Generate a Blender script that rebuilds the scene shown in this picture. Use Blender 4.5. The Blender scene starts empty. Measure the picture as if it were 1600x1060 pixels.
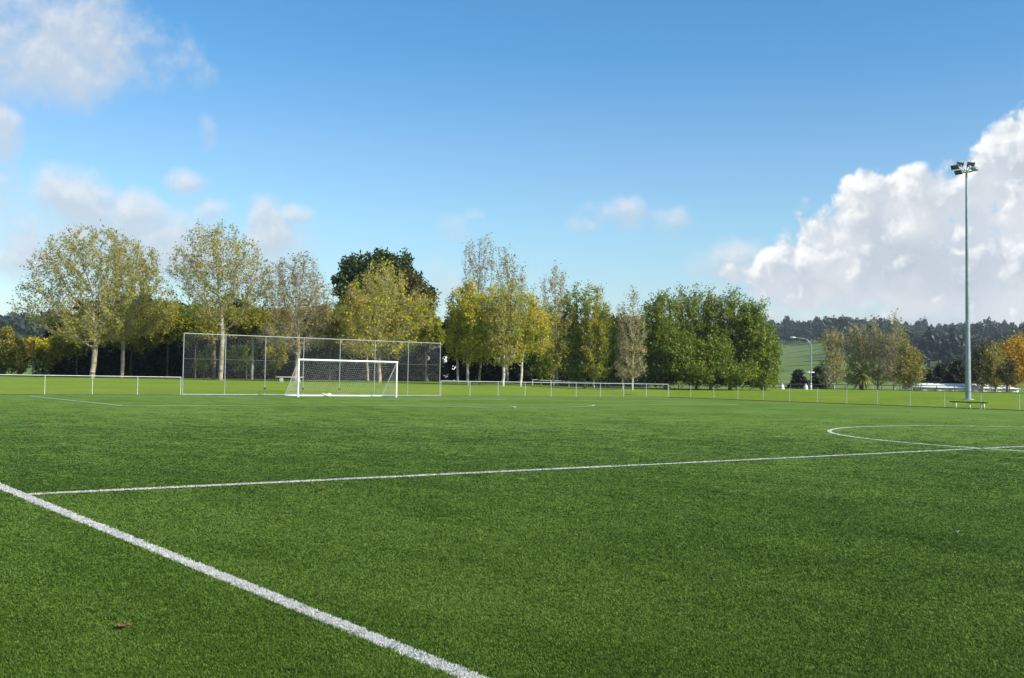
import bpy, math, random
import numpy as np
from mathutils import Vector, Matrix
random.seed(7)
RNG = np.random.default_rng(11)
SC = bpy.context.scene
COL = SC.collection
R = math.radians

# ------------------------------------------------------------------ camera
# world axes: x runs along the halfway line, y along the touchline to the goal, z up
FPX, CX, CY = 1686.78, 800.0, 530.0                 # focal length and centre, photo pixels
CAM = np.array([-3.3613, -14.6016, 1.6199])
C_R = np.array([0.79594501, -0.60508586, 0.01851069])
C_U = np.array([-0.03552209, -0.01615812, 0.99923826])
C_F = np.array([0.60432584, 0.79599624, 0.03435489])
cam_data = bpy.data.cameras.new('camera')
cam_data.sensor_width = 36.0
cam_data.lens = 36.0 * FPX / 1600.0
cam_data.clip_start = 0.1
cam_data.clip_end = 12000
cam = bpy.data.objects.new('camera', cam_data)
COL.objects.link(cam)
cam.matrix_world = Matrix(((C_R[0], C_U[0], -C_F[0], CAM[0]), (C_R[1], C_U[1], -C_F[1], CAM[1]),
                           (C_R[2], C_U[2], -C_F[2], CAM[2]), (0, 0, 0, 1)))
SC.camera = cam
SC.view_settings.view_transform = 'Standard'
SC.view_settings.look = 'None'
SC.view_settings.gamma = 1
SC.view_settings.exposure = 0.55
SC.cycles.max_bounces = 6
SC.cycles.diffuse_bounces = 3
SC.cycles.transparent_max_bounces = 8
SC.cycles.use_denoising = True
SC.cycles.denoiser = 'OPENIMAGEDENOISE'
SC.cycles.denoising_input_passes = 'RGB_ALBEDO_NORMAL'
SC.cycles.denoising_prefilter = 'ACCURATE'
HAZE = 0.00013

# ------------------------------------------------------------------ sun
SUN_AZ, SUN_EL = R(156), R(33)                       # clockwise from +y
sd = np.array([math.sin(SUN_AZ) * math.cos(SUN_EL), math.cos(SUN_AZ) * math.cos(SUN_EL), math.sin(SUN_EL)])
sun_l = bpy.data.lights.new('sun', 'SUN')
sun_l.energy = 4.8
sun_l.angle = R(0.5)
sun_l.color = (1.0, 0.94, 0.84)
sun = bpy.data.objects.new('sun', sun_l)
sun.rotation_euler = Vector((-sd[0], -sd[1], -sd[2])).to_track_quat('-Z', 'Y').to_euler()
sun.location = (0, 0, 60)
COL.objects.link(sun)


# ------------------------------------------------------------------ node helper
class G:
    def __init__(self, nt):
        self.nt = nt
        self.n = nt.nodes
        self.l = nt.links

    def node(self, t, **kw):
        nd = self.n.new(t)
        for k, v in kw.items():
            setattr(nd, k, v)
        return nd

    def put(self, sock, v):
        if isinstance(v, bpy.types.NodeSocket):
            self.l.new(v, sock)
        elif v is not None:
            sock.default_value = v

    def m(self, op, a, b=None, c=None, clamp=False):
        nd = self.node('ShaderNodeMath', operation=op, use_clamp=clamp)
        for s, v in zip(nd.inputs, (a, b, c)):
            self.put(s, v)
        return nd.outputs[0]

    def v(self, op, a, b=None, c=None, out=0):
        nd = self.node('ShaderNodeVectorMath', operation=op)
        for s, x in zip(nd.inputs, (a, b, c)):
            self.put(s, x)
        return nd.outputs[out]

    def ss(self, x, lo, hi, a=0.0, b=1.0):
        nd = self.node('ShaderNodeMapRange', interpolation_type='SMOOTHSTEP')
        self.put(nd.inputs['Value'], x)
        for k, val in (('From Min', lo), ('From Max', hi), ('To Min', a), ('To Max', b)):
            self.put(nd.inputs[k], val)
        return nd.outputs['Result']

    def noise(self, vec, scale, detail=4, rough=0.5, dist=0.0, dim='3D', out='Fac'):
        nd = self.node('ShaderNodeTexNoise', noise_dimensions=dim)
        self.put(nd.inputs['Vector'], vec)
        nd.inputs['Scale'].default_value = scale
        nd.inputs['Detail'].default_value = detail
        nd.inputs['Roughness'].default_value = rough
        nd.inputs['Distortion'].default_value = dist
        return nd.outputs[out]

    def mix(self, f, a, b):
        nd = self.node('ShaderNodeMix', data_type='RGBA')
        self.put(nd.inputs[0], f)
        for s, x in ((nd.inputs[6], a), (nd.inputs[7], b)):
            self.put(s, x if isinstance(x, bpy.types.NodeSocket) else (*x, 1))
        return nd.outputs[2]

    def ramp(self, f, stops):
        nd = self.node('ShaderNodeValToRGB')
        e = nd.color_ramp.elements
        while len(e) < len(stops):
            e.new(0.5)
        for el, (p, c) in zip(e, stops):
            el.position = p
            el.color = (*c, 1)
        self.put(nd.inputs[0], f)
        return nd.outputs[0]


# ------------------------------------------------------------------ pixel / ground helpers (used while building)
def ray(px, py):
    return C_F + C_R * ((px - CX) / FPX) - C_U * ((py - CY) / FPX)


def at(px, py, depth):
    return CAM + ray(px, py) * depth


def mpp(depth):                                     # metres per photo pixel
    return depth / FPX


# ------------------------------------------------------------------ sky with clouds
world = bpy.data.worlds.new('World')
SC.world = world
world.use_nodes = True
wt = world.node_tree
wt.nodes.clear()
g = G(wt)
geo = g.node('ShaderNodeTexCoord').outputs['Generated']
sky = g.node('ShaderNodeTexSky', sky_type='NISHITA', sun_disc=False, sun_elevation=SUN_EL, sun_rotation=SUN_AZ,
             altitude=20, air_density=1.0, dust_density=0.6, ozone_density=1.6)
HR = np.array([C_R[0], C_R[1], 0.0]); HR /= np.linalg.norm(HR)
HF = np.array([C_F[0], C_F[1], 0.0]); HF /= np.linalg.norm(HF)
dirn = g.v('NORMALIZE', geo)
K = FPX / 100.0


def azel(px, py):
    d = ray(px, py); d = d / np.linalg.norm(d)
    return math.atan2(d @ HR, d @ HF) * K, math.asin(d[2]) * K


da = g.v('DOT_PRODUCT', dirn, tuple(HR), out='Value')
db = g.v('DOT_PRODUCT', dirn, tuple(HF), out='Value')
az = g.m('MULTIPLY', g.m('ARCTAN2', da, db), K)
sep = g.node('ShaderNodeSeparateXYZ'); g.put(sep.inputs[0], dirn)
el = g.m('MULTIPLY', g.m('ARCSINE', sep.outputs[2]), K)
cmb = g.node('ShaderNodeCombineXYZ'); g.put(cmb.inputs[0], az); g.put(cmb.inputs[1], el)
P0 = cmb.outputs[0]


def field(p, blobs, amp, scale, detail, rough, seed, billow=0.0, bscale=2.0):
    acc = None
    for (px, py, rx, ry, a) in blobs:
        u, v = azel(px, py)
        q = g.v('MULTIPLY', g.v('SUBTRACT', p, (u, v, 0)), (100.0 / rx, 100.0 / ry, 0))
        f = g.m('MULTIPLY_ADD', g.v('DOT_PRODUCT', q, q, out='Value'), -a, a)
        acc = f if acc is None else g.m('SMOOTH_MAX', acc, f, 0.35)
    nz = g.noise(g.v('MULTIPLY_ADD', p, (1, 1, 1), (seed, seed * 0.7, seed * 1.3)), scale, detail, rough, 0.0, '2D')
    r_ = g.m('ADD', g.m('MAXIMUM', acc, -1.5), g.m('MULTIPLY', g.m('SUBTRACT', nz, 0.5), amp))
    if billow:
        w_ = g.node('ShaderNodeTexNoise', noise_dimensions='2D'); g.put(w_.inputs['Vector'], p); w_.inputs['Scale'].default_value = bscale * 1.3; w_.inputs['Detail'].default_value = 2
        pv = g.v('MULTIPLY_ADD', g.v('SUBTRACT', w_.outputs['Color'], (.5, .5, .5)), (.28, .28, 0), p)
        vn = g.node('ShaderNodeTexVoronoi', voronoi_dimensions='2D', feature='F1', normalize=True)
        g.put(vn.inputs['Vector'], g.v('ADD', pv, (seed * 2.3, seed, 0)))
        vn.inputs['Scale'].default_value = bscale; vn.inputs['Detail'].default_value = 2.6; vn.inputs['Roughness'].default_value = .5
        r_ = g.m('ADD', r_, g.m('MULTIPLY', g.m('SUBTRACT', .13, g.m('POWER', vn.outputs['Distance'], 1.8)), billow * 1.5))
    return r_


CUM = [(1295, 400, 90, 80, 1), (1232, 425, 70, 55, .85), (1352, 338, 72, 62, 1), (1440, 325, 80, 62, 1), (1400, 405, 185, 92, 1.1),
       (1528, 300, 68, 70, 1), (1578, 252, 70, 66, 1.0), (1645, 330, 130, 160, 1.15), (1560, 425, 210, 86, 1.1),
       (1300, 458, 150, 32, .8), (1155, 432, 55, 28, .22), (1760, 310, 190, 190, 1.0)]
offs = (-0.09, 0.11, 0)
F1 = field(P0, CUM, 1.9, 0.85, 7, 0.54, 3.1, 1.35, 2.1)
F1b = field(g.v('ADD', P0, offs), CUM, 1.9, 0.85, 7, 0.54, 3.1, 1.35, 2.1)
a1 = g.ss(F1, 0.0, 0.42)
lit = g.m('MULTIPLY', g.ss(g.m('SUBTRACT', F1, F1b), -0.02, 0.66), g.ss(F1, 2.6, 0.9, .45, 1.0))
thick = g.ss(F1, 0.2, 1.7)
soft = g.noise(P0, 0.7, 4, 0.55)
SOFT = [(240, 380, 280, 85, .75), (60, 345, 140, 75, .75), (110, 70, 150, 110, 1.15), (160, 30, 110, 70, .9), (30, 130, 90, 50, .8), (-5, 205, 46, 62, 1.3), (5, 300, 40, 50, 1.0),
        (108, 312, 75, 56, 1.25), (222, 330, 48, 40, 1.3), (255, 385, 170, 58, 1.25), (110, 375, 140, 55, 1.0), (415, 365, 48, 62, 1.25),
        (462, 333, 38, 20, 1.0), (290, 287, 50, 26, .85), (322, 215, 18, 30, .5), (330, 330, 44, 28, 1.0), (295, 92, 30, 26, .2),
        (705, 352, 44, 30, .66), (740, 335, 26, 16, .8), (960, 338, 66, 32, .74), (920, 352, 50, 22, .9), (1048, 344, 36, 32, .66),
        (690, 440, 60, 40, .6), (60, 390, 90, 50, 1.0), (1290, 505, 280, 40, .9), (1480, 500, 280, 50, 1.1), (1140, 420, 70, 45, 1.0)]
F2 = field(P0, SOFT, 2.5, 0.95, 7, 0.60, 9.4)
F2b = field(g.v('ADD', P0, (-0.04, 0.16, 0)), SOFT, 2.5, 0.95, 7, 0.60, 9.4)
a2 = g.m('MULTIPLY', g.ss(F2, -0.1, 1.3), 0.84)
lit2 = g.ss(g.m('SUBTRACT', F2, F2b), -0.15, 0.75)
# haze of small clouds everywhere else in the sky, so that the light is right behind the camera as well
far_nz = g.noise(g.v('MULTIPLY', dirn, (1, 1, 2.2)), 2.2, 6, 0.55)
behind = g.ss(db, 0.75, 0.2)
a3 = g.m('MULTIPLY', g.m('MULTIPLY', g.ss(far_nz, 0.52, 0.68), behind), g.ss(sep.outputs[2], 0.0, 0.12))
sky_t = g.node('ShaderNodeMix', data_type='RGBA', blend_type='MULTIPLY'); sky_t.inputs[0].default_value = 1
g.put(sky_t.inputs[6], sky.outputs[0])
g.put(sky_t.inputs[7], g.ramp(sep.outputs[2], [(0.0, (1.02, 1.02, 1.06)), (.07, (.90, 1.04, 1.12)), (.14, (.84, 1.09, 1.17)), (.20, (.77, 1.04, 1.19)), (.29, (.48, .95, 1.20)), (.6, (.40, .86, 1.16))]))
CB = 6.4                                           # cloud radiance scale (background strength is 0.1)
grey = g.mix(thick, (0.70 * CB, 0.77 * CB, 0.86 * CB), (0.58 * CB, 0.65 * CB, 0.73 * CB))
grey = g.mix(g.ss(soft, 0.42, 0.66), grey, (0.82 * CB, 0.86 * CB, 0.89 * CB))
cum_c = g.mix(lit, grey, (1.14 * CB, 1.15 * CB, 1.14 * CB))
soft_c = g.mix(lit2, (0.66 * CB, 0.73 * CB, 0.82 * CB), (0.90 * CB, 0.93 * CB, 0.97 * CB))
c = g.mix(a3, sky_t.outputs[2], (0.8 * CB, 0.82 * CB, 0.85 * CB))
c = g.mix(a2, c, soft_c)
c = g.mix(a1, c, cum_c)
bg = g.node('ShaderNodeBackground'); g.put(bg.inputs[0], c); bg.inputs[1].default_value = 0.1
wo = g.node('ShaderNodeOutputWorld'); g.l.new(bg.outputs[0], wo.inputs[0])


# ------------------------------------------------------------------ materials
def new_mat(name):
    m = bpy.data.materials.new(name)
    m.use_nodes = True
    m.node_tree.nodes.clear()
    gg = G(m.node_tree)
    out = gg.node('ShaderNodeOutputMaterial')
    return m, gg, out


def principled(gg, out, color, rough=0.6, metal=0.0, spec=0.5):
    p = gg.node('ShaderNodeBsdfPrincipled')
    gg.put(p.inputs['Base Color'], color if isinstance(color, bpy.types.NodeSocket) else (*color, 1))
    gg.put(p.inputs['Roughness'], rough)
    p.inputs['Metallic'].default_value = metal
    p.inputs['Specular IOR Level'].default_value = spec
    gg.l.new(p.outputs[0], out.inputs[0])
    return p


def surf(name, c1, c2, scale=8, rough=0.6, metal=0.0, detail=5, bump=0.0, spec=0.5):
    m, gg, out = new_mat(name)
    tc = gg.node('ShaderNodeTexCoord').outputs['Object']
    nz = gg.noise(tc, scale, detail, 0.6)
    col = gg.mix(gg.ss(nz, 0.35, 0.65), c1, c2)
    p = principled(gg, out, col, rough, metal, spec)
    if bump:
        b = gg.node('ShaderNodeBump'); b.inputs['Strength'].default_value = bump; b.inputs['Distance'].default_value = 0.02
        gg.put(b.inputs['Height'], nz); gg.l.new(b.outputs[0], p.inputs['Normal'])
    return m


def leaf_mat(name, stops, clump=0.35, trans=0.42, clump_scale=0.5, gloss=0.02):
    m, gg, out = new_mat(name)
    at_ = gg.node('ShaderNodeAttribute', attribute_name='tint', attribute_type='GEOMETRY')
    tc = gg.node('ShaderNodeTexCoord').outputs['Object']
    nz = gg.noise(tc, clump_scale, 3, 0.55)
    f = gg.m('ADD', at_.outputs['Fac'], gg.m('MULTIPLY', gg.m('SUBTRACT', nz, 0.5), clump * 3), clamp=True)
    col = gg.ramp(f, stops)
    d = gg.node('ShaderNodeBsdfDiffuse'); gg.put(d.inputs[0], col)
    t = gg.node('ShaderNodeBsdfTranslucent'); gg.put(t.inputs[0], col)
    s = gg.node('ShaderNodeBsdfGlossy'); s.inputs[1].default_value = 0.6; s.inputs[0].default_value = (.5, .5, .5, 1)
    mx = gg.node('ShaderNodeMixShader'); mx.inputs[0].default_value = trans
    gg.l.new(d.outputs[0], mx.inputs[1]); gg.l.new(t.outputs[0], mx.inputs[2])
    fr = gg.node('ShaderNodeFresnel'); fr.inputs[0].default_value = 1.4
    mx2 = gg.node('ShaderNodeMixShader'); gg.put(mx2.inputs[0], gg.m('MULTIPLY', fr.outputs[0], gloss * 4))
    gg.l.new(mx.outputs[0], mx2.inputs[1]); gg.l.new(s.outputs[0], mx2.inputs[2])
    gg.l.new(mx2.outputs[0], out.inputs[0])
    return m


M = {}
M['white_paint'] = surf('white_paint', (.80, .80, .79), (.70, .70, .68), 3, 0.45)
M['galvanised'] = surf('galvanised', (.62, .64, .65), (.48, .50, .52), 6, 0.42, 0.55)
M['rail_steel'] = surf('rail_steel', (.56, .57, .57), (.44, .46, .46), 4, 0.5, 0.25)
M['frame_steel'] = surf('frame_steel', (.36, .38, .38), (.28, .30, .30), 4, 0.5, 0.25)
M['shaded_rail'] = surf('shaded_rail', (.045, .075, .045), (.06, .09, .055), 4, 0.5, 0.0)  # dark green paints in the shade and grass reflection on a galvanised rail
M['wire'] = surf('wire', (.20, .21, .21), (.15, .16, .16), 20, 0.6, 0.3)
M['net_cord'] = surf('net_cord', (.82, .82, .80), (.74, .74, .72), 20, 0.8)
M['pole_steel'] = surf('pole_steel', (.31, .35, .37), (.23, .27, .29), 2, 0.45, 0.25)
M['dark_paint'] = surf('dark_paint', (.02, .022, .022), (.03, .032, .03), 4, 0.5)
M['lamp_glass'] = surf('lamp_glass', (.05, .06, .055), (.08, .09, .08), 4, 0.12)
M['concrete'] = surf('concrete', (.50, .47, .41), (.38, .36, .31), 7, 0.85, bump=.3)
M['bench_green'] = surf('bench_green', (.012, .032, .016), (.02, .045, .024), 9, 0.85, spec=.1)
M['bark_pale'] = surf('bark_pale', (.40, .34, .26), (.20, .165, .12), 2.2, 0.85, bump=.4)
M['bark_white'] = surf('bark_white', (.55, .51, .44), (.33, .29, .23), 2.5, 0.8, bump=.3)
M['bark_brown'] = surf('bark_brown', (.16, .11, .075), (.085, .06, .042), 3, 0.9, bump=.4)
M['twig_grey'] = surf('twig_grey', (.46, .42, .37), (.34, .30, .25), 1, 0.85)
M['bark_dark'] = surf('bark_dark', (.07, .055, .04), (.045, .035, .028), 3, 0.9)
M['white_wall'] = surf('white_wall', (.80, .79, .76), (.72, .71, .69), .6, 0.6)
M['white_roof'] = surf('white_roof', (.82, .81, .78), (.75, .74, .72), .4, 0.5)
M['roof_dark'] = surf('roof_dark', (.10, .10, .11), (.14, .13, .13), .6, 0.7)
M['window_dark'] = surf('window_dark', (.02, .025, .03), (.03, .035, .04), 2, 0.1)
M['soil'] = surf('soil', (.060, .048, .030), (.10, .085, .05), 2.5, 0.95)
M['dead_leaf'] = surf('dead_leaf', (.22, .095, .035), (.12, .05, .02), 30, 0.6)
M['pale_scrap'] = surf('pale_scrap', (.75, .74, .72), (.5, .5, .5), 30, 0.6)
M['pylon_steel'] = surf('pylon_steel', (.42, .45, .48), (.36, .39, .42), 1, 0.5, 0.3)
M['dark_screen'] = surf('dark_screen', (.010, .011, .013), (.016, .017, .019), .8, 0.8)

OL = leaf_mat('leaf_plane', [(0, (0.100, 0.165, 0.018)), (0.35, (0.243, 0.287, 0.020)), (0.62, (0.429, 0.388, 0.024)), (0.85, (0.542, 0.388, 0.028)), (1, (0.343, 0.200, 0.030))], .35)
YL = leaf_mat('leaf_yellow', [(0, (0.136, 0.206, 0.014)), (0.35, (0.341, 0.357, 0.017)), (0.65, (0.600, 0.509, 0.019)), (0.88, (0.682, 0.468, 0.019)), (1, (0.410, 0.220, 0.024))], .4)
GD = leaf_mat('leaf_gold', [(0, (0.264, 0.204, 0.018)), (0.4, (0.504, 0.324, 0.016)), (0.75, (0.624, 0.348, 0.012)), (1, (0.408, 0.204, 0.020))], .35)
GR = leaf_mat('leaf_green', [(0, (0.060, 0.102, 0.012)), (0.4, (0.151, 0.225, 0.018)), (0.72, (0.256, 0.319, 0.023)), (0.92, (0.407, 0.406, 0.045)), (1, (0.452, 0.348, 0.050))], .32)
DK = leaf_mat('leaf_belt_shade', [(0, (.009, .015, .006)), (.5, (.016, .026, .008)), (.85, (.028, .040, .011)), (1, (.045, .048, .014))], .3, trans=.2)  # near-black leaf colour carries the deep shade of the tree belt
DE = leaf_mat('leaf_evergreen', [(0, (0.021, 0.041, 0.009)), (0.45, (0.048, 0.078, 0.013)), (0.8, (0.086, 0.115, 0.018)), (1, (0.127, 0.135, 0.022))], .4, trans=.2)
RU = leaf_mat('leaf_russet', [(0, (0.045, 0.063, 0.013)), (0.4, (0.090, 0.086, 0.020)), (0.75, (0.126, 0.086, 0.023)), (1, (0.108, 0.057, 0.020))], .35, trans=.25)
BR = leaf_mat('leaf_brown', [(0, (0.127, 0.145, 0.023)), (0.4, (0.252, 0.244, 0.031)), (0.75, (0.407, 0.317, 0.047)), (1, (0.366, 0.238, 0.053))], .4)
CO = leaf_mat('leaf_conifer', [(0, (.012, .020, .010)), (.5, (.024, .036, .015)), (.9, (.042, .056, .020)), (1, (.06, .065, .022))], .3, trans=.15)
PW = leaf_mat('leaf_palm', [(0, (.05, .09, .02)), (.5, (.15, .19, .035)), (1, (.36, .32, .07))], .3)
FT = leaf_mat('leaf_far_forest', [(0, (0.018, 0.032, 0.019)), (0.5, (0.029, 0.049, 0.027)), (0.9, (0.044, 0.067, 0.035)), (1, (0.078, 0.090, 0.048))], .3, trans=.1, clump_scale=.15)


# ------------------------------------------------------------------ mesh helpers
def mesh_from(name, groups, tints=None):
    """groups: list of (verts (n,3), faces (m,k)); one mesh"""
    vs, loops, sizes, off = [], [], [], 0
    for v, f in groups:
        v = np.asarray(v, np.float32).reshape(-1, 3); f = np.asarray(f, np.int64)
        if len(f) == 0:
            continue
        vs.append(v); loops.append((f + off).ravel()); sizes.append(np.full(len(f), f.shape[1])); off += len(v)
    v = np.concatenate(vs); lo = np.concatenate(loops).astype(np.int32); sz = np.concatenate(sizes).astype(np.int32)
    me = bpy.data.meshes.new(name)
    me.vertices.add(len(v)); me.vertices.foreach_set('co', v.ravel())
    me.loops.add(len(lo)); me.loops.foreach_set('vertex_index', lo)
    me.polygons.add(len(sz))
    st = np.zeros(len(sz), np.int32); st[1:] = np.cumsum(sz)[:-1]
    me.polygons.foreach_set('loop_start', st); me.polygons.foreach_set('loop_total', sz)
    me.update(calc_edges=True)
    if tints is not None:
        a = me.attributes.new('tint', 'FLOAT', 'FACE'); a.data.foreach_set('value', np.asarray(tints, np.float32))
    return me


def obj(name, me, mat, parent=None, smooth=False, loc=None):
    o = bpy.data.objects.new(name, me)
    COL.objects.link(o)
    if mat is not None:
        me.materials.append(mat)
    if smooth:
        me.polygons.foreach_set('use_smooth', np.ones(len(me.polygons), bool))
    if parent is not None:
        o.parent = parent
    if loc is not None:
        o.location = loc
    return o


def tag(o, label, cat, group=None, kind=None):
    if label:
        o['label'] = label
    if cat:
        o['category'] = cat
    if group:
        o['group'] = group
    if kind:
        o['kind'] = kind
    return o


def thing(name, label, cat, loc, rz=0.0, group=None):
    o = bpy.data.objects.new(name, None)
    o.empty_display_size = 0.3
    COL.objects.link(o)
    o.location = tuple(float(x) for x in loc); o.rotation_euler = (0, 0, rz)
    return tag(o, label, cat, group)


def structure(o, label=None, cat=None):
    return tag(o, label, cat, None, 'structure')


def frame(d):
    d = d / np.maximum(np.linalg.norm(d, axis=1, keepdims=True), 1e-9)
    ref = np.where(np.abs(d[:, 2:3]) < 0.9, np.array([[0, 0, 1.0]]), np.array([[1.0, 0, 0]]))
    a = np.cross(d, ref); a /= np.linalg.norm(a, axis=1, keepdims=True)
    return d, a, np.cross(d, a)


def tubes(A, B, ra, rb, k=6, caps=False):
    A = np.asarray(A, float).reshape(-1, 3); B = np.asarray(B, float).reshape(-1, 3); n = len(A)
    ra = np.broadcast_to(np.asarray(ra, float), (n,)); rb = np.broadcast_to(np.asarray(rb, float), (n,))
    _, u, w = frame(B - A)
    th = np.arange(k) * 2 * np.pi / k
    ring = u[:, None, :] * np.cos(th)[None, :, None] + w[:, None, :] * np.sin(th)[None, :, None]
    v = np.concatenate([A[:, None] + ring * ra[:, None, None], B[:, None] + ring * rb[:, None, None]], 1).reshape(-1, 3)
    base = (np.arange(n) * 2 * k)[:, None, None]
    i = np.arange(k); j = (i + 1) % k
    q = np.stack([i, i + k, j + k, j], 1)[None] + base          # outward facing
    out = [(v, q.reshape(-1, 4))]
    if caps:
        c0 = (i[None] + base[:, 0]); c1 = ((i[::-1] + k)[None] + base[:, 0])
        out = [(v, q.reshape(-1, 4)), (v, np.concatenate([c0, c1]))]
    return out


def path_tube(pts, r, k=8, caps=True):
    pts = np.asarray(pts, float); n = len(pts)
    r = np.broadcast_to(np.asarray(r, float), (n,))
    d = np.gradient(pts, axis=0)
    _, u, w = frame(d)
    for q in range(1, n):                                       # keep the frame from flipping
        uu = u[q - 1] - d[q] * (u[q - 1] @ d[q]) / max(d[q] @ d[q], 1e-9)
        if np.linalg.norm(uu) > 1e-4:
            u[q] = uu / np.linalg.norm(uu); w[q] = np.cross(d[q] / np.linalg.norm(d[q]), u[q])
    th = np.arange(k) * 2 * np.pi / k
    v = (pts[:, None] + (u[:, None] * np.cos(th)[None, :, None] + w[:, None] * np.sin(th)[None, :, None]) * r[:, None, None]).reshape(-1, 3)
    i = np.arange(k); j = (i + 1) % k
    f = np.concatenate([np.stack([i + s * k, j + s * k, j + (s + 1) * k, i + (s + 1) * k], 1) for s in range(n - 1)])
    out = [(v, f)]
    if caps:
        out.append((v, np.array([i[::-1], i + (n - 1) * k])))
    return out


def boxes(lst):
    """lst of (centre, size, optional rz)"""
    out = []
    s = np.array([[-1, -1, -1], [1, -1, -1], [1, 1, -1], [-1, 1, -1], [-1, -1, 1], [1, -1, 1], [1, 1, 1], [-1, 1, 1]]) * .5
    f = np.array([[0, 3, 2, 1], [4, 5, 6, 7], [0, 1, 5, 4], [1, 2, 6, 5], [2, 3, 7, 6], [3, 0, 4, 7]])
    for it in lst:
        v = s * np.array(it[1])
        if len(it) > 2:
            c_, s_ = math.cos(it[2]), math.sin(it[2])
            v = v @ np.array([[c_, s_, 0], [-s_, c_, 0], [0, 0, 1]])
        out.append((v + np.array(it[0]), f))
    return out


def bevel(o, w, seg=2):
    b = o.modifiers.new('bevel', 'BEVEL'); b.width = w; b.segments = seg; b.limit_method = 'ANGLE'


# ------------------------------------------------------------------ terrain
W2, L2 = 31.89, 49.885                                          # half width, half length of the pitch
XF, YF = 65.3, 52.95                                            # fence lines
AMP_PX = np.array([-400, 0, 300, 700, 800, 870, 1060, 1300, 1600, 2000], float)
AMP_V = np.array([.66, .66, .70, .84, .86, .60, .62, .74, .86, .86])


def terrain_z(x, y):
    x = np.asarray(x, float); y = np.asarray(y, float)
    dx = np.maximum(np.maximum(x - XF - .25, -12 - x), 0); dy = np.maximum(np.maximum(y - YF - .25, -40 - y), 0)
    d = np.hypot(dx, dy)
    vx = x - CAM[0]; vy = y - CAM[1]
    fwd = vx * HF[0] + vy * HF[1]; lat = vx * HR[0] + vy * HR[1]
    px = CX + FPX * lat / np.maximum(fwd, 1.0)
    amp = np.interp(px, AMP_PX, AMP_V)
    amp = np.where(fwd > 5, amp, .6)
    z = amp * (1 - np.exp(-d / 13.0))
    r = np.hypot(vx, vy)
    drop = np.clip((r - 140) / 70, 0, 1); drop = drop * drop * (3 - 2 * drop)
    return z - drop * 3.0 - 0.03 + np.where(d > 0, 0.03, 0)


def gpos(px, depth):
    """ground point seen in pixel column px at this depth"""
    py = 590.0
    for _ in range(4):
        p = at(px, py, depth); z = float(terrain_z(p[0], p[1]))
        py += (p[2] - z) / mpp(depth)
    p = at(px, py, depth)
    return np.array([p[0], p[1], z]), py


def grid_mesh(name, xs, ys, zf):
    X, Y = np.meshgrid(xs, ys); Z = zf(X, Y)
    v = np.stack([X, Y, Z], -1).reshape(-1, 3); nx, ny = len(xs), len(ys)
    i = np.arange(nx - 1)[None] + (np.arange(ny - 1) * nx)[:, None]
    f = np.stack([i, i + 1, i + nx + 1, i + nx], -1).reshape(-1, 4)
    return mesh_from(name, [(v, f)])


def axis(lo, hi, c0, c1, fine, growth=1.25):
    a = list(np.arange(c0, c1 + 1e-6, fine)); s = fine
    while a[-1] < hi:
        s *= growth; a.append(a[-1] + s)
    s = fine; b = []
    x = c0
    while x > lo:
        s *= growth; x -= s; b.append(x)
    return np.array(b[::-1] + a)


m, gg, out = new_mat('bank_grass')
tc = gg.node('ShaderNodeTexCoord').outputs['Object']
n1 = gg.noise(tc, 0.16, 4, .6); n2 = gg.noise(tc, 1.7, 5, .65); n3 = gg.noise(gg.v('MULTIPLY', tc, (1, 1, 1)), 14, 3, .7)
f_ = gg.m('ADD', gg.m('MULTIPLY', n1, .5), gg.m('ADD', gg.m('MULTIPLY', n2, .3), gg.m('MULTIPLY', n3, .2)))
col = gg.ramp(f_, [(.36, (.104, .180, .008)), (.50, (.152, .230, .010)), (.64, (.205, .265, .014))])
p_ = principled(gg, out, col, .9, spec=.05)
p_.inputs['Sheen Weight'].default_value = .08; p_.inputs['Sheen Tint'].default_value = (.6, .8, .2, 1)
b_ = gg.node('ShaderNodeBump'); b_.inputs['Strength'].default_value = .9; b_.inputs['Distance'].default_value = .08
gg.put(b_.inputs['Height'], gg.noise(tc, 7, 5, .75)); gg.l.new(b_.outputs[0], p_.inputs['Normal'])
M['bank_grass'] = m

xs = axis(-1500, 3000, -40, 150, 3.0); ys = axis(-1200, 3000, -40, 170, 3.0)
ground = obj('grass_ground', grid_mesh('grass_ground', xs, ys, lambda x, y: terrain_z(x, y)), M['bank_grass'], smooth=True)
structure(ground, 'bright green mown grass bank rising behind the pitch fences', 'grass bank')

# turf sheet (backing) under the pile
TURF_STOPS = [(.38, (.083, .150, .020)), (.5, (.113, .190, .029)), (.62, (.147, .228, .045))]


def turf_color(gg, worn=True):
    pos = gg.node('ShaderNodeNewGeometry').outputs['Position']
    flat = gg.v('MULTIPLY', pos, (1, 1, 0))
    a = gg.noise(flat, .12, 3, .55); b = gg.noise(gg.v('MULTIPLY', flat, (1.0, .35, 0)), .9, 4, .6); c_ = gg.noise(flat, 6.0, 3, .6)
    f = gg.m('ADD', gg.m('MULTIPLY_ADD', a, .42, -.05), gg.m('ADD', gg.m('MULTIPLY', b, .46), gg.m('MULTIPLY', c_, .22)))
    sp = gg.node('ShaderNodeSeparateXYZ'); gg.put(sp.inputs[0], pos)
    e1 = gg.ss(gg.m('ADD', sp.outputs[0], gg.m('MULTIPLY', a, 3)), XF - 2.2, XF + .8)
    e2 = gg.ss(gg.m('ADD', sp.outputs[1], gg.m('MULTIPLY', b, 1.5)), YF - 1.6, YF + .8)
    return f, gg.m('MAXIMUM', e1, gg.m('MULTIPLY', e2, .7))


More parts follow.
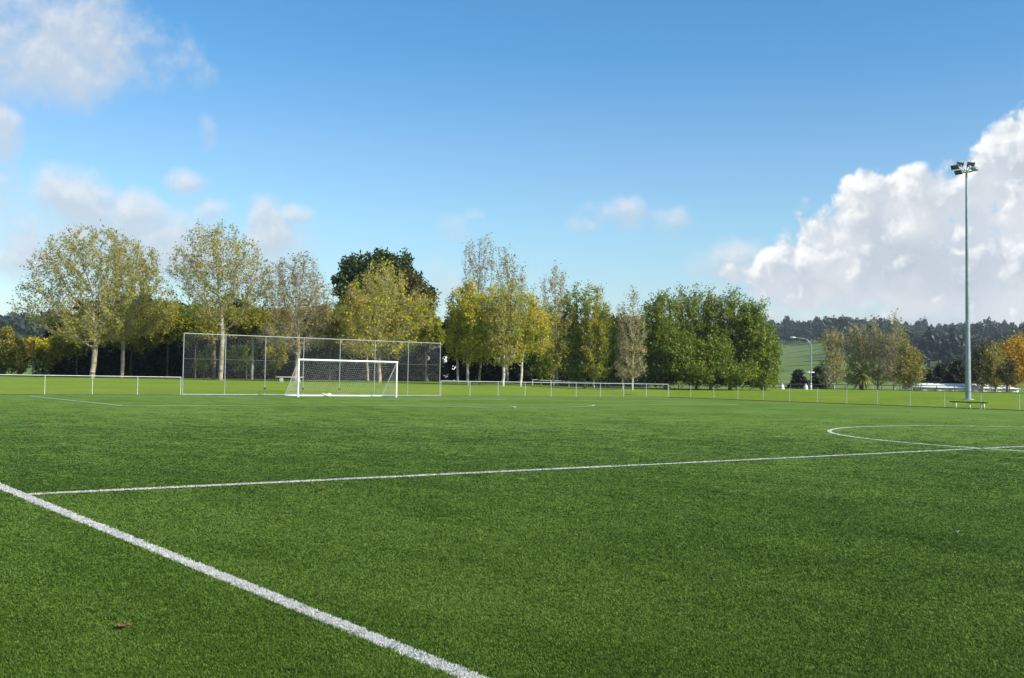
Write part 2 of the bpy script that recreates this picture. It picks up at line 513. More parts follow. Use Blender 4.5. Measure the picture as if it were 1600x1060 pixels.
m, gg, out = new_mat('turf_backing')
f_, edge_ = turf_color(gg)
col = gg.mix(edge_, gg.ramp(f_, TURF_STOPS), (.16, .19, .075))
p_ = principled(gg, out, col, .95, spec=.03)
M['turf_backing'] = m
tx0, tx1, ty0, ty1 = -11.0, XF - .12, -36.0, YF - .08
turf = obj('turf_ground', grid_mesh('turf_ground', np.linspace(tx0, tx1, 40), np.linspace(ty0, ty1, 40), lambda x, y: 0 * x), M['turf_backing'])
structure(turf, 'dark green artificial turf football pitch', 'pitch')
# earth strip between turf and bank
es = obj('soil_edge', mesh_from('soil_edge', boxes([(((tx0 + tx1) / 2, ty1 + .14, .012), (tx1 - tx0 + .54, .26, .05)), ((tx1 + .14, (ty0 + ty1) / 2, .012), (.26, ty1 - ty0, .05))])), M['soil'])
structure(es, 'thin dark earth strip along the foot of the pitch fence', 'edging')

# ------------------------------------------------------------------ pitch markings
m, gg, out = new_mat('line_paint')
pos = gg.node('ShaderNodeNewGeometry').outputs['Position']
nz = gg.noise(pos, 3.5, 6, .7)
col = gg.mix(gg.ss(nz, .60, .74), (.58, .60, .54), (.18, .25, .12))
principled(gg, out, col, .85, spec=.2)
M['line_paint'] = m
LINES = []                                                       # (name, label, list of polylines, width)


def arc_pts(cx, cy, r, a0, a1, n):
    t = np.linspace(a0, a1, n); return np.stack([cx + r * np.cos(t), cy + r * np.sin(t)], 1)


half_arc = math.acos(5.5 / 9.15)
LINES.append(('touchline', 'wide white touchline running diagonally across the near turf', [np.array([[0, -36], [0, L2 + .06]])], .125))
LINES.append(('halfway_line', 'thin white halfway line crossing the turf from the touchline', [np.array([[.07, 0], [W2 * 2, 0]])], .11))
LINES.append(('centre_circle', 'white centre circle on the turf at the halfway line', [arc_pts(W2, 0, 9.15, 0, 2 * math.pi, 120)], .13))
LINES.append(('penalty_area_line', 'white lines of the penalty area and its arc before the goal',
              [np.array([[W2 - 20.16, L2], [W2 - 20.16, L2 - 16.5], [W2 + 20.16, L2 - 16.5], [W2 + 20.16, L2]]),
               arc_pts(W2, L2 - 11, 9.15, -math.pi / 2 - half_arc, -math.pi / 2 + half_arc, 40)], .12))
LINES.append(('goal_area_line', 'faint white lines of the small goal area before the goal',
              [np.array([[W2 - 9.16, L2], [W2 - 9.16, L2 - 5.5], [W2 + 9.16, L2 - 5.5], [W2 + 9.16, L2]])], .10))
LINES.append(('goal_line', 'faint white goal line between the goal posts', [np.array([[.07, L2], [W2 * 2, L2]])], .10))
for nm, lab, pls, w in LINES:
    gr = []
    for pl in pls:
        d = np.gradient(pl, axis=0) if len(pl) > 4 else None
        if d is not None:
            d /= np.linalg.norm(d, axis=1, keepdims=True); nrm = np.stack([-d[:, 1], d[:, 0]], 1) * w / 2
            v = np.concatenate([np.c_[pl + nrm, np.full(len(pl), .012)], np.c_[pl - nrm, np.full(len(pl), .012)]]); n = len(pl)
            i = np.arange(n - 1); gr.append((v, np.stack([i + n, i + n + 1, i + 1, i], 1)))
        else:
            for a, b in zip(pl[:-1], pl[1:]):
                d = (b - a) / np.linalg.norm(b - a); nn = np.array([-d[1], d[0]]) * w / 2
                k = max(1, int(np.linalg.norm(b - a) / 2)); t = np.linspace(0, 1, k + 1)[:, None]; mid = a + (b - a) * t
                v = np.concatenate([np.c_[mid + nn, np.full(k + 1, .012)], np.c_[mid - nn, np.full(k + 1, .012)]])
                i = np.arange(k); gr.append((v, np.stack([i + k + 1, i + k + 2, i + 1, i], 1)))
    o = obj(nm, mesh_from(nm, gr), M['line_paint'])
    structure(o, lab, 'pitch marking')


def line_mask(x, y):
    """True where a painted line runs"""
    k = np.abs(x) < .0625
    k |= (np.abs(y) < .05) & (x > 0) & (x < 2 * W2)
    k |= np.abs(np.hypot(x - W2, y) - 9.15) < .06
    k |= (np.abs(y - (L2 - 16.5)) < .055) & (np.abs(x - W2) < 20.2)
    k |= (np.abs(np.abs(x - W2) - 20.16) < .055) & (y > L2 - 16.5) & (y < L2)
    k |= (np.abs(np.hypot(x - W2, y - (L2 - 11)) - 9.15) < .055) & (y < L2 - 16.5)
    return k


# ------------------------------------------------------------------ turf pile: tufts instanced on points
m, gg, out = new_mat('turf_fibre')
f_, edge_ = turf_color(gg)
rnd = gg.node('ShaderNodeObjectInfo').outputs['Random']
f2 = gg.m('ADD', f_, gg.m('MULTIPLY', gg.m('SUBTRACT', rnd, .5), .34))
col = gg.mix(edge_, gg.ramp(f2, [(.34, (.050, .098, .009)), (.5, (.092, .165, .017)), (.67, (.150, .232, .037))]), (.20, .235, .10))
d_ = gg.node('ShaderNodeBsdfPrincipled'); gg.put(d_.inputs['Base Color'], col); d_.inputs['Roughness'].default_value = .5
d_.inputs['Specular IOR Level'].default_value = .14
t_ = gg.node('ShaderNodeBsdfTranslucent'); gg.put(t_.inputs[0], col)
mx = gg.node('ShaderNodeMixShader'); mx.inputs[0].default_value = .25
gg.l.new(d_.outputs[0], mx.inputs[1]); gg.l.new(t_.outputs[0], mx.inputs[2]); gg.l.new(mx.outputs[0], out.inputs[0])
M['turf_fibre'] = m
m, gg, out = new_mat('white_fibre')
rnd = gg.node('ShaderNodeObjectInfo').outputs['Random']
pos = gg.node('ShaderNodeNewGeometry').outputs['Position']
nz = gg.noise(pos, 5, 4, .7)
col = gg.mix(gg.ss(gg.m('ADD', gg.m('MULTIPLY', rnd, .3), nz), .62, .95), (.58, .58, .555), (.26, .28, .25))
principled(gg, out, col, .7, spec=.3)
M['white_fibre'] = m


def tuft_mesh(name, seed, blades=12, spread=.028, h=(.018, .032), w=.0034):
    r = np.random.default_rng(seed); gr = []
    for _ in range(blades):
        b = np.r_[r.normal(0, spread, 2), 0]; a = r.uniform(0, 2 * math.pi); hh = r.uniform(*h)
        lean = np.array([math.cos(a), math.sin(a), 0]) * hh * r.uniform(.2, 1.0); side = np.array([-math.sin(a + r.normal(0, .6)), math.cos(a), 0]) * w
        mid = b + lean * .35 + [0, 0, hh * .62]; tip = b + lean + [0, 0, hh * r.uniform(.8, 1)]
        gr.append((np.array([b - side, b + side, mid + side * .9, mid - side * .9, tip]), np.array([[0, 1, 2, 3]])))
        gr.append((np.array([mid - side * .9, mid + side * .9, tip]), np.array([[0, 1, 2]])))
    return mesh_from(name, gr)


def scatter(name, pts, scales, protos, mat, rng):
    """one stuff object: point cloud mesh with geometry nodes instancing small meshes"""
    me = bpy.data.meshes.new(name)
    me.vertices.add(len(pts)); me.vertices.foreach_set('co', np.asarray(pts, np.float32).ravel())
    a = me.attributes.new('s', 'FLOAT_VECTOR', 'POINT'); a.data.foreach_set('vector', np.asarray(scales, np.float32).ravel())
    a = me.attributes.new('rz', 'FLOAT', 'POINT'); a.data.foreach_set('value', rng.uniform(0, 6.283, len(pts)).astype(np.float32))
    a = me.attributes.new('idx', 'INT', 'POINT'); a.data.foreach_set('value', rng.integers(0, len(protos), len(pts)).astype(np.int32))
    o = bpy.data.objects.new(name, me); COL.objects.link(o)
    pc = bpy.data.collections.new(name + '_source')
    for k, pm in enumerate(protos):
        if mat is not None and not pm.materials:
            pm.materials.append(mat)
        po = bpy.data.objects.new('%s_kind' % name, pm); pc.objects.link(po)
    nt = bpy.data.node_groups.new(name + '_nodes', 'GeometryNodeTree')
    nt.interface.new_socket('Geometry', in_out='INPUT', socket_type='NodeSocketGeometry')
    nt.interface.new_socket('Geometry', in_out='OUTPUT', socket_type='NodeSocketGeometry')
    q = G(nt)
    gi = q.node('NodeGroupInput'); go = q.node('NodeGroupOutput')
    ci = q.node('GeometryNodeCollectionInfo'); ci.inputs['Collection'].default_value = pc
    ci.inputs['Separate Children'].default_value = True; ci.inputs['Reset Children'].default_value = True
    ip = q.node('GeometryNodeInstanceOnPoints')
    ip.inputs['Pick Instance'].default_value = True
    q.l.new(gi.outputs[0], ip.inputs['Points']); q.l.new(ci.outputs[0], ip.inputs['Instance'])
    na = q.node('GeometryNodeInputNamedAttribute', data_type='INT'); na.inputs[0].default_value = 'idx'
    q.l.new(na.outputs[0], ip.inputs['Instance Index'])
    ns = q.node('GeometryNodeInputNamedAttribute', data_type='FLOAT_VECTOR'); ns.inputs[0].default_value = 's'
    q.l.new(ns.outputs[0], ip.inputs['Scale'])
    nr = q.node('GeometryNodeInputNamedAttribute', data_type='FLOAT'); nr.inputs[0].default_value = 'rz'
    cx = q.node('ShaderNodeCombineXYZ'); q.l.new(nr.outputs[0], cx.inputs[2])
    er = q.node('FunctionNodeEulerToRotation'); q.l.new(cx.outputs[0], er.inputs[0]); q.l.new(er.outputs[0], ip.inputs['Rotation'])
    q.l.new(ip.outputs[0], go.inputs[0])
    md = o.modifiers.new('scatter', 'NODES'); md.node_group = nt
    return o


# sample (distance, bearing) so that tufts thin out and widen with distance from where the pitch is seen
NT = 690000
u_ = RNG.random(NT); DN, DFAR = 4.2, 105.0
inv = 1 / DN - u_ * (1 / DN - 1 / DFAR); dist = 1 / inv
keep_ = RNG.random(NT) < np.interp(dist, [0, 14, 26, 44, 75], [1, 1, .75, .3, 0])
dist = dist[keep_]; NT = len(dist)
bear = RNG.uniform(-72, 72, NT)
hb = math.atan2(HF[0], HF[1]); bb = hb + np.radians(bear)
tx = CAM[0] + dist * np.sin(bb); ty = CAM[1] + dist * np.cos(bb)
ok = (tx > tx0 + .05) & (tx < tx1 - .05) & (ty > ty0) & (ty < ty1 - .05)
tx, ty, dist = tx[ok], ty[ok], dist[ok]
isl = line_mask(tx, ty)
wid = np.clip(dist / 8.0, .8, 6.0); hei = np.interp(dist, [0, 10, 22, 40, 100], [.9, .85, .55, .32, .2])
sc = np.stack([wid, wid, hei * RNG.uniform(.75, 1.2, len(wid))], 1)
near = ~isl
# keep tufts from leaning over a line
pts = np.stack([tx, ty, np.zeros_like(tx)], 1)
o = scatter('turf_pile', pts[near], sc[near], [tuft_mesh('turf_tuft', 100 + k) for k in range(10)], M['turf_fibre'], RNG)
tag(o, 'short green synthetic grass pile covering the pitch', 'turf', None, 'stuff')
# white pile of the painted lines near the camera
def strip_pts(n, x0, x1, y0, y1):
    x = RNG.uniform(x0, x1, n); y = RNG.uniform(y0, y1, n); return np.stack([x, y, np.full(n, .010)], 1)
lp = [strip_pts(2600, -.058, .058, -13, -6), strip_pts(1600, -.058, .058, -6, 3), strip_pts(700, -.058, .058, 3, 20), strip_pts(900, .06, 10, -.04, .04), strip_pts(300, 10, 42, -.03, .03)]
aa = RNG.uniform(0, 2 * math.pi, 500); rr = 9.15 + RNG.uniform(-.04, .04, 500)
lp.append(np.stack([W2 + rr * np.cos(aa), rr * np.sin(aa), np.full(500, .010)], 1))
lp = np.concatenate(lp)
dl = np.hypot(lp[:, 0] - CAM[0], lp[:, 1] - CAM[1])
sl = np.stack([np.clip(dl / 14, .55, 1.6)] * 2 + [np.full(len(dl), .8)], 1)
o = scatter('line_pile', lp, sl, [tuft_mesh('line_tuft', 300 + k, 14, .018, (.016, .026), .003) for k in range(6)], M['white_fibre'], RNG)
tag(o, 'white synthetic grass pile of the pitch lines', 'line turf', None, 'stuff')


# ------------------------------------------------------------------ fences
def chain_mesh(length, z0, z1, pitch, r, x0=0.0):
    """two families of diagonal wires filling a panel in the local xz plane"""
    H = z1 - z0; A, B = [], []
    for s in (1, -1):
        t = np.arange(-H, length + H, pitch)
        a = np.stack([t, np.full_like(t, .002 * s), np.full_like(t, z0)], 1); b = a.copy()
        b[:, 0] += s * H; b[:, 2] = z1
        for k_ in range(len(t)):
            p, q = a[k_].copy(), b[k_].copy(); d = q - p
            lo, hi = 0.0, 1.0
            for lim, sign in ((0.0, 1), (length, -1)):
                for _e in (0,):
                    if abs(d[0]) > 1e-9:
                        tt = (lim - p[0]) / d[0]
                        if (d[0] > 0) == (sign > 0):
                            lo = max(lo, tt)
                        else:
                            hi = min(hi, tt)
            if hi - lo > .02:
                A.append(p + d * lo); B.append(p + d * hi)
    A = np.array(A); B = np.array(B); A[:, 0] += x0; B[:, 0] += x0
    return tubes(A, B, r, r, 3)


def low_fence(name, label, p0, p1, n, h, rail_mat, post_mat, group=None, mesh=True, z=0.0, rail_r=.021, rails=(1.0,)):
    p0 = np.array(p0, float); p1 = np.array(p1, float); L = float(np.linalg.norm(p1 - p0)); ang = math.atan2(p1[1] - p0[1], p1[0] - p0[0])
    t = thing(name, label, 'fence', (p0[0], p0[1], z), ang, group)
    rp = bpy.data.objects
    for q, f in enumerate(rails):
        obj('rail', mesh_from('rail', tubes([[-.03, 0, h * f]], [[L + .03, 0, h * f]], rail_r, rail_r, 10, True)), rail_mat, t, True)
    pm = mesh_from('post', tubes([[0, 0, -.1]], [[0, 0, h - rail_r * .6]], .023, .023, 10, True)); pm.materials.append(post_mat)
    for x in np.linspace(0, L, n):
        o = bpy.data.objects.new('post', pm); COL.objects.link(o); o.parent = t; o.location = (x, 0, 0)
    if mesh:
        obj('chain_link_mesh', mesh_from('chain_link_mesh', chain_mesh(L, .05, h - .02, .075, .0013)), M['wire'], t)
    return t


def ground_fence(name, label, pxs, depth, h, rail_mat, post_mat, group=None, zoff=0.0):
    """post and rail fence following the ground"""
    gp = [gpos(px, depth)[0] for px in pxs]
    base = gp[0]
    t = thing(name, label, 'fence', base, 0, group)
    loc = [q - base for q in gp]
    top = np.array([l + [0, 0, h] for l in loc])
    obj('rail', mesh_from('rail', path_tube(top, .045, 8)), rail_mat, t, True)
    pm = mesh_from('post', tubes([[0, 0, -.3]], [[0, 0, h - .03]], .05, .05, 8, True)); pm.materials.append(post_mat)
    for l in loc:
        o = bpy.data.objects.new('post', pm); COL.objects.link(o); o.parent = t; o.location = tuple(l)
    return t


low_fence('perimeter_fence', 'low galvanised chain link fence left of the tall backstop', (21.62 - 2.735 * 15, YF), (21.62 - .12, YF), 16, 1.16, M['rail_steel'], M['rail_steel'])
low_fence('perimeter_fence', 'low pale rail fence between the backstop and the pitch corner', (41.2 + .12, YF), (XF, YF), 10, 1.16, M['rail_steel'], M['rail_steel'])
low_fence('perimeter_fence', 'low fence with dark top rail along the far right side of the pitch', (XF, YF - .1), (XF, YF - .1 - 2.63 * 30), 31, 1.13, M['shaded_rail'], M['galvanised'])
# tall backstop behind the goal
bx0, bx1, bh = 21.62, 41.2, 3.97
bs = thing('backstop_fence', 'tall chain link backstop with steel frame behind the white goal', 'backstop fence', (bx0, YF - .02, 0))
LB = bx1 - bx0
obj('top_rail', mesh_from('top_rail', tubes([[-.03, 0, bh]], [[LB + .03, 0, bh]], .025, .025, 10, True)), M['frame_steel'], bs, True)
obj('bottom_rail', mesh_from('bottom_rail', tubes([[-.03, 0, .07]], [[LB + .03, 0, .07]], .025, .025, 10, True)), M['frame_steel'], bs, True)
pm = mesh_from('post', tubes([[0, 0, -.1]], [[0, 0, bh - .018]], .028, .028, 10, True)); pm.materials.append(M['frame_steel'])
for x in np.linspace(0, LB, 8):
    o = bpy.data.objects.new('post', pm); COL.objects.link(o); o.parent = bs; o.location = (x, 0, 0)
for x in (LB * 3 / 7, LB * 4 / 7, LB * 2 / 7):
    obj('clamp', mesh_from('clamp', boxes([((x, -.05, .50), (.12, .08, .10))])), M['dark_paint'], bs)
obj('chain_link_mesh', mesh_from('chain_link_mesh', chain_mesh(LB, .10, bh - .03, .075, .0014)), M['wire'], bs)

obj('tension_wire', mesh_from('tension_wire', tubes([[0, -.03, 2.35]], [[LB, -.03, 2.35]], .008, .008, 6)), M['wire'], bs)

# ------------------------------------------------------------------ goal
gw, gh, gd = 3.72, 2.50, 1.95
goal = thing('football_goal', 'white football goal with net standing on the far goal line', 'goal', (W2, L2, 0))
pr = .062
for s in (-1, 1):
    obj('goal_post', mesh_from('goal_post', tubes([[s * gw, 0, 0]], [[s * gw, 0, gh - .065]], pr, pr, 16, True)), M['white_paint'], goal, True)
    obj('side_stay', mesh_from('side_stay', path_tube([[s * gw, .05, gh - .12], [s * gw, gd, .07]], .030, 10)), M['white_paint'], goal, True)
    obj('ground_bar', mesh_from('ground_bar', path_tube([[s * gw, .06, .045], [s * gw, gd, .045]], .036, 10)), M['white_paint'], goal, True)
obj('crossbar', mesh_from('crossbar', tubes([[-gw - .06, 0, gh - .06]], [[gw + .06, 0, gh - .06]], pr, pr, 16, True)), M['white_paint'], goal, True)
obj('rear_bar', mesh_from('rear_bar', tubes([[-gw - .03, gd, .05]], [[gw + .03, gd, .05]], .042, .042, 12, True)), M['white_paint'], goal, True)
# net: cords with sag
A, B = [], []
nu, nv = 50, 20
U = np.linspace(-gw + .02, gw - .02, nu + 1); V = np.linspace(0, 1, nv + 1)


def net_pt(u, v):
    sag = math.sin(math.pi * v) * (.16 + .09 * math.sin(u * 2.1) + .05 * math.sin(u * 5.3 + v * 4))
    return np.array([u, .05 + (gd - .05) * v + sag * .5, (gh - .10) * (1 - v) + .06 * v - sag])


Pn = np.array([[net_pt(u, v) for v in V] for u in U])
A += list(Pn[:-1].reshape(-1, 3)) + list(Pn[:, :-1].reshape(-1, 3)); B += list(Pn[1:].reshape(-1, 3)) + list(Pn[:, 1:].reshape(-1, 3))
obj('back_net', mesh_from('back_net', tubes(A, B, .0023, .0023, 3)), M['net_cord'], goal)
for s in (-1, 1):
    A, B = [], []
    for k in range(1, 18):
        y_ = k / 18 * gd; zt = (gh - .1) * (1 - y_ / gd) + .07
        A.append([s * gw, y_, .05]); B.append([s * gw, y_, zt])
    for k in range(1, 21):
        z_ = k / 21 * (gh - .12); yt = gd * (1 - z_ / (gh - .1))
        A.append([s * gw, .05, z_]); B.append([s * gw, yt, z_])
    obj('side_net', mesh_from('side_net', tubes(A, B, .0023, .0023, 3)), M['net_cord'], goal)
# small white bundle lying at the rear bar
bd = thing('white_bag', 'small white bag lying on the goal rear bar', 'bag', (W2 - .55, L2 + gd - .10, .0))
v, f = [], []
me = bpy.data.meshes.new('body')
import bmesh
bm = bmesh.new(); bmesh.ops.create_uvsphere(bm, u_segments=18, v_segments=10, radius=1)
for q in bm.verts:
    q.co.x *= .30 * (1 + .12 * math.sin(q.co.y * 5)); q.co.y *= .13; q.co.z = max(q.co.z, -.85) * .11 * (1 + .25 * math.sin(q.co.x * 14)) + .09
bm.to_mesh(me); bm.free()
obj('body', me, M['white_paint'], bd, True)
th = np.linspace(-.4, math.pi + .4, 14)
obj('handle', mesh_from('handle', path_tube(np.stack([-.36 + .07 * np.cos(th), 0 * th, .14 + .09 * np.sin(th)], 1), .018, 6)), M['white_paint'], bd, True)

# ------------------------------------------------------------------ benches
bl = thing('pitch_bench', 'dark green plank bench on steel legs by the right fence', 'bench', (XF - .42, 24.55, 0), math.pi / 2)
o = obj('seat', mesh_from('seat', boxes([((0, -.09, .44), (2.55, .16, .07)), ((0, .09, .44), (2.55, .16, .07))])), M['bench_green'], bl); bevel(o, .008)
for x in (-1.0, 0, 1.0):
    obj('leg', mesh_from('leg', path_tube([[x, -.24, 0], [x, -.15, .40], [x, .15, .40], [x, .24, 0]], .024, 8)), M['galvanised'], bl, True)
b0, _py = gpos(453, 103)
cbn = thing('concrete_bench', 'pale concrete slab bench on the grass bank behind the goal', 'bench', b0, -R(37))
o = obj('seat', mesh_from('seat', boxes([((0, 0, .47), (2.55, .5, .11))])), M['concrete'], cbn); bevel(o, .015)
for x in (-.80, .80):
    o = obj('leg', mesh_from('leg', boxes([((x, 0, .19), (.34, .42, .45))])), M['concrete'], cbn); bevel(o, .015)


# ------------------------------------------------------------------ lighting poles
def flood_pole():
    D = 84.0
    b, py = gpos(1513, D); s = mpp(D); H = (py - 268) * s
    t = thing('floodlight_pole', 'tall steel floodlight mast standing behind the right fence', 'floodlight', b)
    lean = Vector((C_R[0], C_R[1], 0)) * (-.0125)               # the mast stands slightly off plumb
    top = np.array([lean[0] * H, lean[1] * H, H])
    zs = np.linspace(0, 1, 9)
    obj('base_plate', mesh_from('base_plate', tubes([[0, 0, -.05]], [[0, 0, .05]], .42, .42, 12, True)), M['galvanised'], t)
    obj('pole', mesh_from('pole', path_tube([top * z for z in zs], [.215 * (1 - z) + .078 * z for z in zs], 16)), M['pole_steel'], t, True)
    # headframe and lamps: each lamp (px, py of its centre in the photo, facing direction in degrees clockwise from +y, tilt down)
    hr = C_R; hz = np.array([0, 0, 1.0]); hf = HF
    ring = []
    for a in np.linspace(0, 2 * math.pi, 17):
        ring.append(top + hr * math.cos(a) * .42 + hf * math.sin(a) * .42 + hz * .10)
    obj('head_ring', mesh_from('head_ring', path_tube(ring, .05, 6, False)), M['galvanised'], t, True)
    specs = [(-.42, .30, .76, 200, 30), (.44, .30, .76, 215, 30), (-.84, .05, .46, 265, 26), (-.76, -.45, -.02, 275, 30),
             (.46, -.30, .26, 75, 38), (.34, .45, .46, 150, 24)]
    for (r_, f_, z_, face, tilt) in specs:
        c_ = top + hr * r_ + hf * f_ + hz * z_
        fa = R(face); n_ = np.array([math.sin(fa) * math.cos(R(tilt)), math.cos(fa) * math.cos(R(tilt)), -math.sin(R(tilt))])
        up = np.array([0, 0, 1.0]); sx = np.cross(n_, up); sx /= np.linalg.norm(sx); sy = np.cross(sx, n_)
        w, h, d = .33, .19, .22
        front = [c_ + n_ * d * .5 + sx * a * w + sy * b_ * h for a, b_ in ((-1, -1), (1, -1), (1, 1), (-1, 1))]
        back = [c_ - n_ * d * .5 + sx * a * w * .55 + sy * b_ * h * .55 for a, b_ in ((-1, -1), (1, -1), (1, 1), (-1, 1))]
        fl = obj('lamp_head', mesh_from('lamp_head', [(np.array(front + back), np.array([[0, 1, 5, 4], [1, 2, 6, 5], [2, 3, 7, 6], [3, 0, 4, 7], [7, 4, 5, 6], [0, 3, 2, 1]]))]), M['pole_steel'], t)
        gl = [q + n_ * .006 for q in [c_ + n_ * d * .5 + sx * a * w * .9 + sy * b_ * h * .88 for a, b_ in ((-1, -1), (1, -1), (1, 1), (-1, 1))]]
        gb = [q - n_ * .004 for q in gl]
        obj('lens', mesh_from('lens', [(np.array(gl + gb), np.array([[0, 1, 2, 3], [4, 7, 6, 5]]))]), M['lamp_glass'], fl)
        obj('bracket', mesh_from('bracket', path_tube([top + hz * .08, c_ - n_ * d * .45], .04, 6)), M['galvanised'], t, True)
    return t


flood_pole()


def street_lamp():
    D = 128.0
    b, py = gpos(1267, D); s = mpp(D); H = (py - 545) * s
    t = thing('street_lamp', 'grey street lamp with curved arm reaching left', 'street lamp', b)
    arm = -C_R * np.array([1, 1, 0]); pts = [np.zeros(3), np.array([0, 0, H * .5]), np.array([0, 0, H])]
    R1 = 1.05
    for a in np.linspace(15, 75, 6):
        pts.append(np.array([0, 0, H]) + arm * (R1 - R1 * math.cos(R(a))) + np.array([0, 0, R1 * math.sin(R(a)) * 1.15]))
    pts.append(pts[-1] + arm * 1.15 + np.array([0, 0, .12]))
    rad = np.interp(np.arange(len(pts)), [0, 2, len(pts) - 1], [.085, .06, .04])
    obj('pole', mesh_from('pole', path_tube(pts, rad, 10)), M['pole_steel'], t, True)
    e = pts[-1]
    hp = [e - arm * .05, e + arm * .15, e + arm * .45, e + arm * .62]
    obj('lamp_head', mesh_from('lamp_head', path_tube(hp, [.04, .10, .11, .04], 8)), M['galvanised'], t, True)
    pl = np.array([0, 0, H * .42])
    obj('name_plate', mesh_from('name_plate', boxes([(pl + arm * .35, (1.5, .05, .13), math.atan2(arm[1], arm[0]))])), M['galvanised'], t)
    obj('base_collar', mesh_from('base_collar', tubes([[0, 0, -.2]], [[0, 0, .75]], .13, .10, 10, True)), M['white_paint'], t, True)


street_lamp()
D_ = 122.0
b0, py_ = gpos(394, D_)
t = thing('light_pole', 'slim grey light pole between the plane trees behind the backstop', 'light pole', b0)
Hl = (py_ - 452) * mpp(D_)
obj('pole', mesh_from('pole', path_tube([[0, 0, -.2], [0, 0, Hl * .5], [0, 0, Hl]], [.17, .13, .08], 10)), M['galvanised'], t, True)
obj('lamp_head', mesh_from('lamp_head', path_tube([[0, 0, Hl], [-.3, .2, Hl + .08], [-.75, .5, Hl + .05]], [.06, .12, .07], 8)), M['galvanised'], t, True)
b0, py_ = gpos(51, 108)
t = thing('bollard_lamp', 'thin black lamp post before the olive shrubs at far left', 'lamp post', b0)
Hl = (py_ - 536) * mpp(108)
obj('pole', mesh_from('pole', path_tube([[0, 0, -.2], [0, 0, Hl]], [.06, .05], 8)), M['dark_paint'], t, True)
obj('lamp_head', mesh_from('lamp_head', tubes([[0, 0, Hl - .02]], [[0, 0, Hl + .26]], .10, .12, 10, True)), M['dark_paint'], t, True)

# ------------------------------------------------------------------ rail fences beyond the bank
ground_fence('rail_fence', 'white rail fence in the shade below the poplars', np.linspace(832, 1060, 9), 121.0, .62, M['rail_steel'], M['rail_steel'])
ground_fence('rail_fence', 'dark rail fence along the bank crest before the right hand trees', np.linspace(1064, 1720, 24), 126.0, .62, M['dark_paint'], M['bark_brown'])


# ------------------------------------------------------------------ trees
def colonize(attr, start, step, kill, infl, up=0.15, rng=RNG, maxn=4000, first_dir=(0, 0, 1)):
    nodes = [np.array(p, float) for p in start]; par = [-1] + list(range(len(start) - 1))
    A = attr.copy()
    N = np.array(nodes)
    d2 = ((A[:, None] - N[None]) ** 2).sum(-1); near = d2.argmin(1); nd = np.sqrt(d2.min(1))
    dirs_used = {}
    for it in range(400):
        act = nd < infl
        if not act.any():
            if len(A) == 0:
                break
            i = nd.argmin(); act = np.zeros(len(A), bool); act[i] = True
        v = A[act] - N[near[act]]; v /= np.maximum(np.linalg.norm(v, axis=1, keepdims=True), 1e-6)
        idx = near[act]
        uniq, invx = np.unique(idx, return_inverse=True)
        acc = np.zeros((len(uniq), 3)); np.add.at(acc, invx, v)
        acc /= np.maximum(np.linalg.norm(acc, axis=1, keepdims=True), 1e-6)
        acc[:, 2] += up; acc += rng.normal(0, .16, acc.shape)
        acc /= np.maximum(np.linalg.norm(acc, axis=1, keepdims=True), 1e-6)
        new = N[uniq] + acc * step
        keep = np.ones(len(uniq), bool)
        for k_, u in enumerate(uniq):
            c_ = dirs_used.get(int(u), 0)
            if c_ > 3:
                keep[k_] = False
            dirs_used[int(u)] = c_ + 1
        if not keep.any():
            far = np.isin(near, uniq) & act
            A = A[~far]; near = near[~far]; nd = nd[~far]
            if len(A) == 0:
                break
            continue
        new = new[keep]; pu = uniq[keep]
        base = len(N)
        N = np.concatenate([N, new]); par += list(pu)
        dn = np.sqrt(((A[:, None] - new[None]) ** 2).sum(-1)); m_ = dn.min(1); ai = dn.argmin(1)
        b = m_ < nd; near = np.where(b, base + ai, near); nd = np.where(b, m_, nd)
        k = nd > kill
        A = A[k]; near = near[k]; nd = nd[k]
        if len(A) == 0 or len(N) > maxn:
            break
    return N, np.array(par)


def radii(N, par, tip, r_base, expo=2.4):
    n = len(N); s = np.zeros(n); kids = np.zeros(n, int)
    for i in range(1, n):
        kids[par[i]] += 1
    for i in range(n - 1, 0, -1):
        if kids[i] == 0:
            s[i] = 1
        s[par[i]] += s[i]
    r = tip * np.maximum(s, 1) ** (1 / expo)
    return r * (r_base / r[0]) ** (np.log(np.maximum(s, 1)) / max(np.log(s[0]), 1e-6)), s


def sample_env(blobs, n, rng, hollow=.0):
    """blobs: list of (centre (3), radii (3), weight)"""
    w = np.array([b[1][0] * b[1][1] * b[1][2] * b[2] for b in blobs]) ** .8; w /= w.sum()
    k = rng.choice(len(blobs), n, p=w)
    d = rng.normal(size=(n, 3)); d /= np.linalg.norm(d, axis=1, keepdims=True)
    r = (hollow + (1 - hollow) * rng.random(n)) ** (1 / 2.6)
    c = np.array([b[0] for b in blobs])[k]; rr = np.array([b[1] for b in blobs])[k]
    return c + d * r[:, None] * rr


def leaf_quads(P, size, rng, up=.12, flat=.62):
    n = len(P)
    nrm = rng.normal(size=(n, 3)); nrm[:, 2] = np.abs(nrm[:, 2]) * .9 + up; nrm /= np.linalg.norm(nrm, axis=1, keepdims=True)
    _, a, b = frame(nrm)
    th = rng.uniform(0, 2 * np.pi, n)[:, None]
    a2 = a * np.cos(th) + b * np.sin(th); b2 = np.cross(nrm, a2)
    s = (size * rng.uniform(.65, 1.3, n))[:, None]
    v = np.stack([P - a2 * s * .5, P + b2 * s * flat * .5 - a2 * s * .05, P + a2 * s * .5, P - b2 * s * flat * .5 - a2 * s * .05], 1).reshape(-1, 3)
    return v, np.arange(4 * n).reshape(n, 4)


